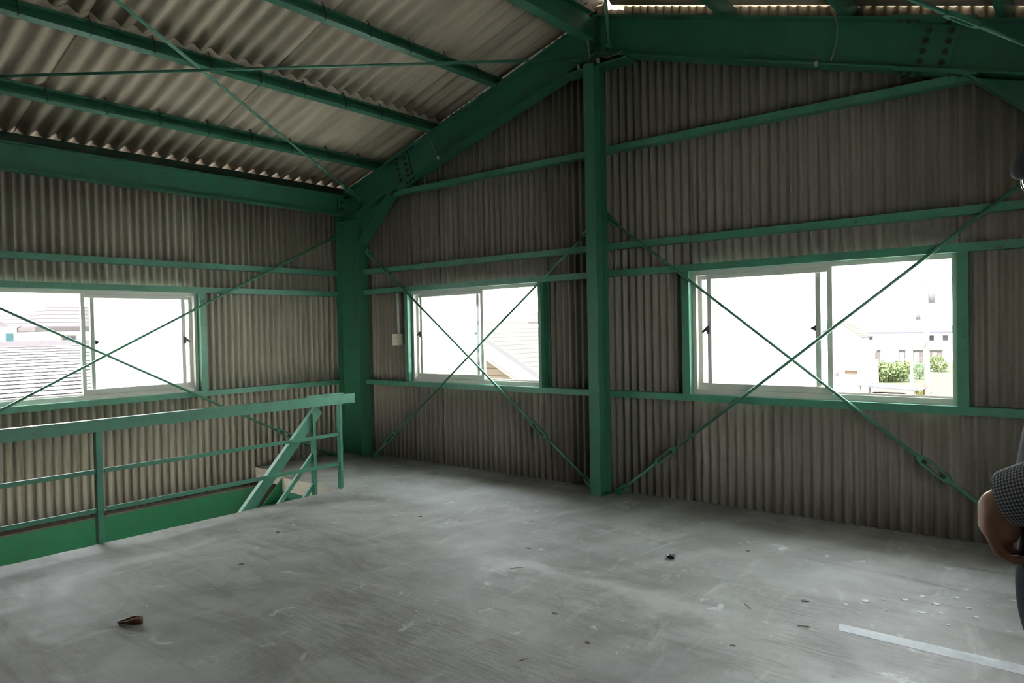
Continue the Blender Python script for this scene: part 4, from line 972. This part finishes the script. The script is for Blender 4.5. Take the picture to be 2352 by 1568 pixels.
# house with tan siding and white bargeboard seen through the small back window
gh = thing('neighbour_house', (-23.7, 33, GZ), 'gabled house with tan siding, white bargeboard and pale tiled roof', 'house')
AX, AZ, S_ = -23.75, 1.66, 0.535
MB().ext([(AX-5.2, AZ-5.2*S_-0.5), (AX, AZ-0.5), (AX+5.2, AZ-5.2*S_-0.5), (AX+5.2, GZ), (AX-5.2, GZ)], (0, 26.8, 0), (0, 44, 0), (1, 0, 0), (0, 0, 1)).build('walls', 'siding', gh)
for sg in (-1, 1):
    MB().ext([(AX, AZ), (AX+sg*6.2, AZ-6.2*S_), (AX+sg*6.2, AZ-6.2*S_-0.26), (AX, AZ-0.26)], (0, 26.0, 0), (0, 44.6, 0), (1, 0, 0), (0, 0, 1)).build('roof_slope', ['tile_pale'], gh)
    MB().ext([(AX, AZ+0.03), (AX+sg*6.25, AZ-6.25*S_+0.03), (AX+sg*6.25, AZ-6.25*S_-0.24), (AX, AZ-0.24)], (0, 25.90, 0), (0, 26.0, 0), (1, 0, 0), (0, 0, 1)).build('verge', 'verge_grey', gh)
    MB().ext([(AX, AZ-0.24), (AX+sg*6.1, AZ-6.1*S_-0.24), (AX+sg*6.1, AZ-6.1*S_-0.94), (AX, AZ-0.94)], (0, 26.02, 0), (0, 26.15, 0), (1, 0, 0), (0, 0, 1)).build('bargeboard', 'render_white', gh)
    MB().ext([(AX, AZ-0.94), (AX+sg*5.8, AZ-5.8*S_-0.94), (AX+sg*5.8, AZ-5.8*S_-1.18), (AX, AZ-1.18)], (0, 26.10, 0), (0, 26.8, 0), (1, 0, 0), (0, 0, 1)).build('soffit_trim', 'render_cream', gh)
eh = thing('neighbour_house', (-58, 74, GZ), 'distant house with a reddish tiled roof in the small back window', 'house')
MB().box(-62, -55.5, 71, 78, GZ, 2.45).build('walls', 'render_white', eh); hip_roof(eh, -62, -55.5, 71, 78, 2.45, 4.1, 'tile_red', 2.5, 'x')
for x in (-57.6, -56.9, -56.2): win_part(eh, x, x+0.35, 70.94, 71, 1.1, 1.7)
fh = thing('neighbour_house', (-61, 84, GZ), 'distant white gabled house with a blue-grey roof in the small back window', 'house')
MB().ext([(-64.6, 2.2), (-62.6, 4.3), (-60.6, 2.2), (-60.6, GZ), (-64.6, GZ)], (0, 80, 0), (0, 86, 0), (1, 0, 0), (0, 0, 1)).build('gable_front', 'render_white', fh)
MB().box(-68, -52, 82, 90, GZ, 2.3).build('walls', 'render_white', fh); hip_roof(fh, -68, -52, 82, 90, 2.3, 4.25, 'tile_blue', 1.0, 'x')

# two-storey apartment block beyond the lawn
ap = thing('apartment_block', (-27, 139, GZ), 'long two-storey apartment block with grey-blue hipped roof beyond the lawn', 'building')
MB().box(-44, -17.8, 134.6, 144, GZ, -0.3).build('walls', 'render_white', ap); hip_roof(ap, -44, -17.8, 134.0, 144, -0.25, 2.1, 'tile_blue', 3.6, 'x')
for x0, x1, m_ in ((-30.6, -29.6, 'pane_dark'), (-21.2, -20.4, 'pane_dark'), (-19.2, -18.4, 'tarp'), (-36, -35, 'pane_dark')): win_part(ap, x0, x1, 134.5, 134.6, -1.75, -0.85, m_)
for x0, x1 in ((-25.7, -24.6), (-23.9, -22.0), (-21.4, -19.2), (-30.8, -28.4)):
    rp_ = MB().box(x0, x1, 134.52, 134.62, GZ, -3.3).build('porch', 'wall_brown', ap)
    MB().box((x0+x1)/2-0.35, (x0+x1)/2+0.35, 134.46, 134.54, GZ, -3.7).build('door', 'render_cream', rp_)
MB().box(-44, -17.8, 134.3, 134.6, -3.25, -3.0).build('porch_beam', 'render_white', ap)

# shed group
sd = thing('shed', (-15.5, 63, GZ), 'white shed with sloping tin roof at the left of the open large window', 'shed')
MB().ext([(-22.4, -1.6), (-17.1, 1.5), (-15.5, 0.35), (-15.5, GZ), (-22.4, GZ)], (0, 66, 0), (0, 69, 0), (1, 0, 0), (0, 0, 1)).build('gable', 'render_white', sd)
for a, b in (((-17.1, 1.62), (-15.3, 0.32)), ((-17.1, 1.62), (-22.7, -1.65))):
    MB().ext([a, b, (b[0], b[1]-0.12), (a[0], a[1]-0.12)], (0, 65.7, 0), (0, 69.3, 0), (1, 0, 0), (0, 0, 1)).build('gable_roof', 'tile_pale', sd)
MB().ext([(59.6, -1.45), (66, 0.05), (66, -0.05), (59.6, -1.57)], (-21, 0, 0), (-13.6, 0, 0), (0, 1, 0), (0, 0, 1)).build('lean_to_roof', 'tin_roof', sd)
MB().box(-21, -14.1, 60.3, 65.9, GZ, -1.6).build('lean_to_wall', 'render_white', sd)
MB().box(-15.3, -14.4, 60.2, 60.3, GZ, -2.4).build('door', 'render_cream', sd); MB().box(-15.3, -14.4, 60.15, 60.3, -2.4, -2.2).build('door_rail', 'wood_brown', sd)
MB().box(-16.4, -15.8, 60.1, 60.3, -2.7, -2.4).build('meter_box', 'verge_grey', sd)
cn = thing('tarp_canopy', (-11.3, 57, GZ), 'grey tarpaulin canopy on posts in front of the white shed', 'canopy')
MB().ext([(-13.3, -2.95), (-11.2, -3.10), (-9.3, -3.2), (-9.3, -3.26), (-11.2, -3.18), (-13.3, -3.02)], (0, 55.5, 0), (0, 58.6, 0), (1, 0, 0), (0, 0, 1)).build('sheet', 'tarp', cn)
for x in (-13.1, -9.5):
    for y in (55.7, 58.4): MB().rod((x, y, GZ), (x, y, -3.0), 0.06, 8).build('post', 'wood_brown', cn)
wp = thing('timber_stack', (-11.8, 57.2, GZ), 'stack of brown boards under the grey canopy', 'timber')
for k in range(6): MB().box(-12.7, -10.6, 56.4, 57.9, GZ+0.33*k, GZ+0.33*k+0.24).build('board', 'wood_brown', wp)

up = thing('utility_pole', (-10.7, 67, GZ), 'tall pale utility pole with crossarms outside the open large window', 'pole')
MB().rod((-10.7, 67, GZ), (-10.7, 67, 10.5), 0.23, 12, 0.15).build('pole', 'pole_concrete', up)
for z, w in ((8.2, 1.7), (6.6, 1.5), (4.9, 1.3)):
    ca_ = MB().box(-10.7-w, -10.7+w, 66.75, 66.88, z, z+0.13).build('crossarm', 'galvanised', up)
    for k in (-0.9, -0.45, 0.45, 0.9): MB().rod((-10.7+w*k, 66.82, z+0.13), (-10.7+w*k, 66.82, z+0.33), 0.07, 8, 0.04).build('insulator', 'render_white', ca_)
MB().rod((-10.25, 66.75, 3.0), (-10.25, 66.75, 4.2), 0.24, 12).build('transformer', 'verge_grey', up)
MB().rod((-11.25, 66.75, 1.7), (-11.25, 66.75, 2.3), 0.16, 12).build('cable_closure', 'verge_grey', up)
MB().tube([(-10.45, 66.75, 3.0), (-10.40, 66.75, 1.2), (-10.5, 66.75, 0.0), (-10.9, 66.75, -0.6)], 0.03, 6).build('down_lead', 'rubber', up)
p2 = thing('lamp_post', (-12.7, 72, GZ), 'slim grey post between the shed and the utility pole', 'post')
MB().rod((-12.7, 72, GZ), (-12.7, 72, -0.1), 0.12, 10).build('shaft', 'pole_concrete', p2); MB().box(-12.82, -12.58, 71.9, 72.1, -0.1, 0.0).build('cap', 'pole_concrete', p2)
for k, (a, b, sag, lab) in enumerate((((-10.7, 66.5, 0.2), (-30, 50, 0.4), 0.9, 'slack black power line from the utility pole towards the shed'), ((-10.7, 66.5, -1.4), (-26, 50, -1.5), 0.5, 'lowest power line running from the pole past the shed eave'), ((-11.9, 66.6, 5.25), (-70, 75, 5.2), 1.4, 'high power line leading left from the lowest crossarm'))):
    a, b = Vector(a), Vector(b); pts = [a.lerp(b, t/14)-Vector((0, 0, sag*4*(t/14)*(1-t/14))) for t in range(15)]
    tag(MB().tube(pts, 0.025, 5).build('power_line', 'rubber'), lab, 'cable', 'power lines')

def shrub(x, y, rx, rz, mat, label, seed, n=900):
    rr = random.Random(seed); s = thing('shrub', (x, y, GZ), label, 'shrub', 'shrubs on the lawn')
    mb = MB(); mb.tube([(x, y, GZ), (x+0.05, y, GZ+rz*0.5), (x, y+0.05, GZ+rz*1.1)], 0.06, 6); mb.build('stem', 'wood_brown', s)
    f = MB()
    for k in range(n):
        th = math.acos(rr.uniform(-1, 1)); q = rr.uniform(0, 6.283); r = rr.uniform(0.55, 1.0)*(1+0.15*math.sin(3*q+seed))
        c = Vector((x+rx*r*math.sin(th)*math.cos(q), y+rx*r*math.sin(th)*math.sin(q), GZ+rz+rz*r*math.cos(th)*0.98))
        a = Vector((rr.gauss(0, 1), rr.gauss(0, 1), rr.gauss(0, 1))).normalized(); b = a.orthogonal().normalized(); l = rr.uniform(0.08, 0.16)*max(0.7, rx/1.4)
        f.add([c-a*l, c+b*l*0.45, c+a*l, c-b*l*0.45], [(0, 1, 2, 3)])
    o = f.build('foliage', mat, s); o['kind'] = 'stuff'
shrub(-18.6, 92, 2.4, 1.25, 'leaf_a', 'broad round shrub in front of the apartment block', 1, 1800)
shrub(-19.2, 107, 0.62, 1.05, 'leaf_b', 'narrow upright yellow-green shrub beside the slim grey post', 2)
shrub(-16.3, 97, 0.85, 1.15, 'leaf_c', 'dark green bush just left of the utility pole', 3)
shrub(-16.6, 112, 1.5, 1.2, 'leaf_a', 'loose shrub just right of the utility pole', 4, 1100)
shrub(-14.6, 116, 0.9, 1.3, 'leaf_b', 'green shrub at the right edge of the open large window', 5)
shrub(-23.5, 108, 1.8, 0.9, 'leaf_c', 'low hedge-like bush behind the white shed', 6, 1100)
shrub(-12.6, 76, 0.8, 0.45, 'leaf_b', 'low yellow-green plant at the bottom right of the large window', 7)
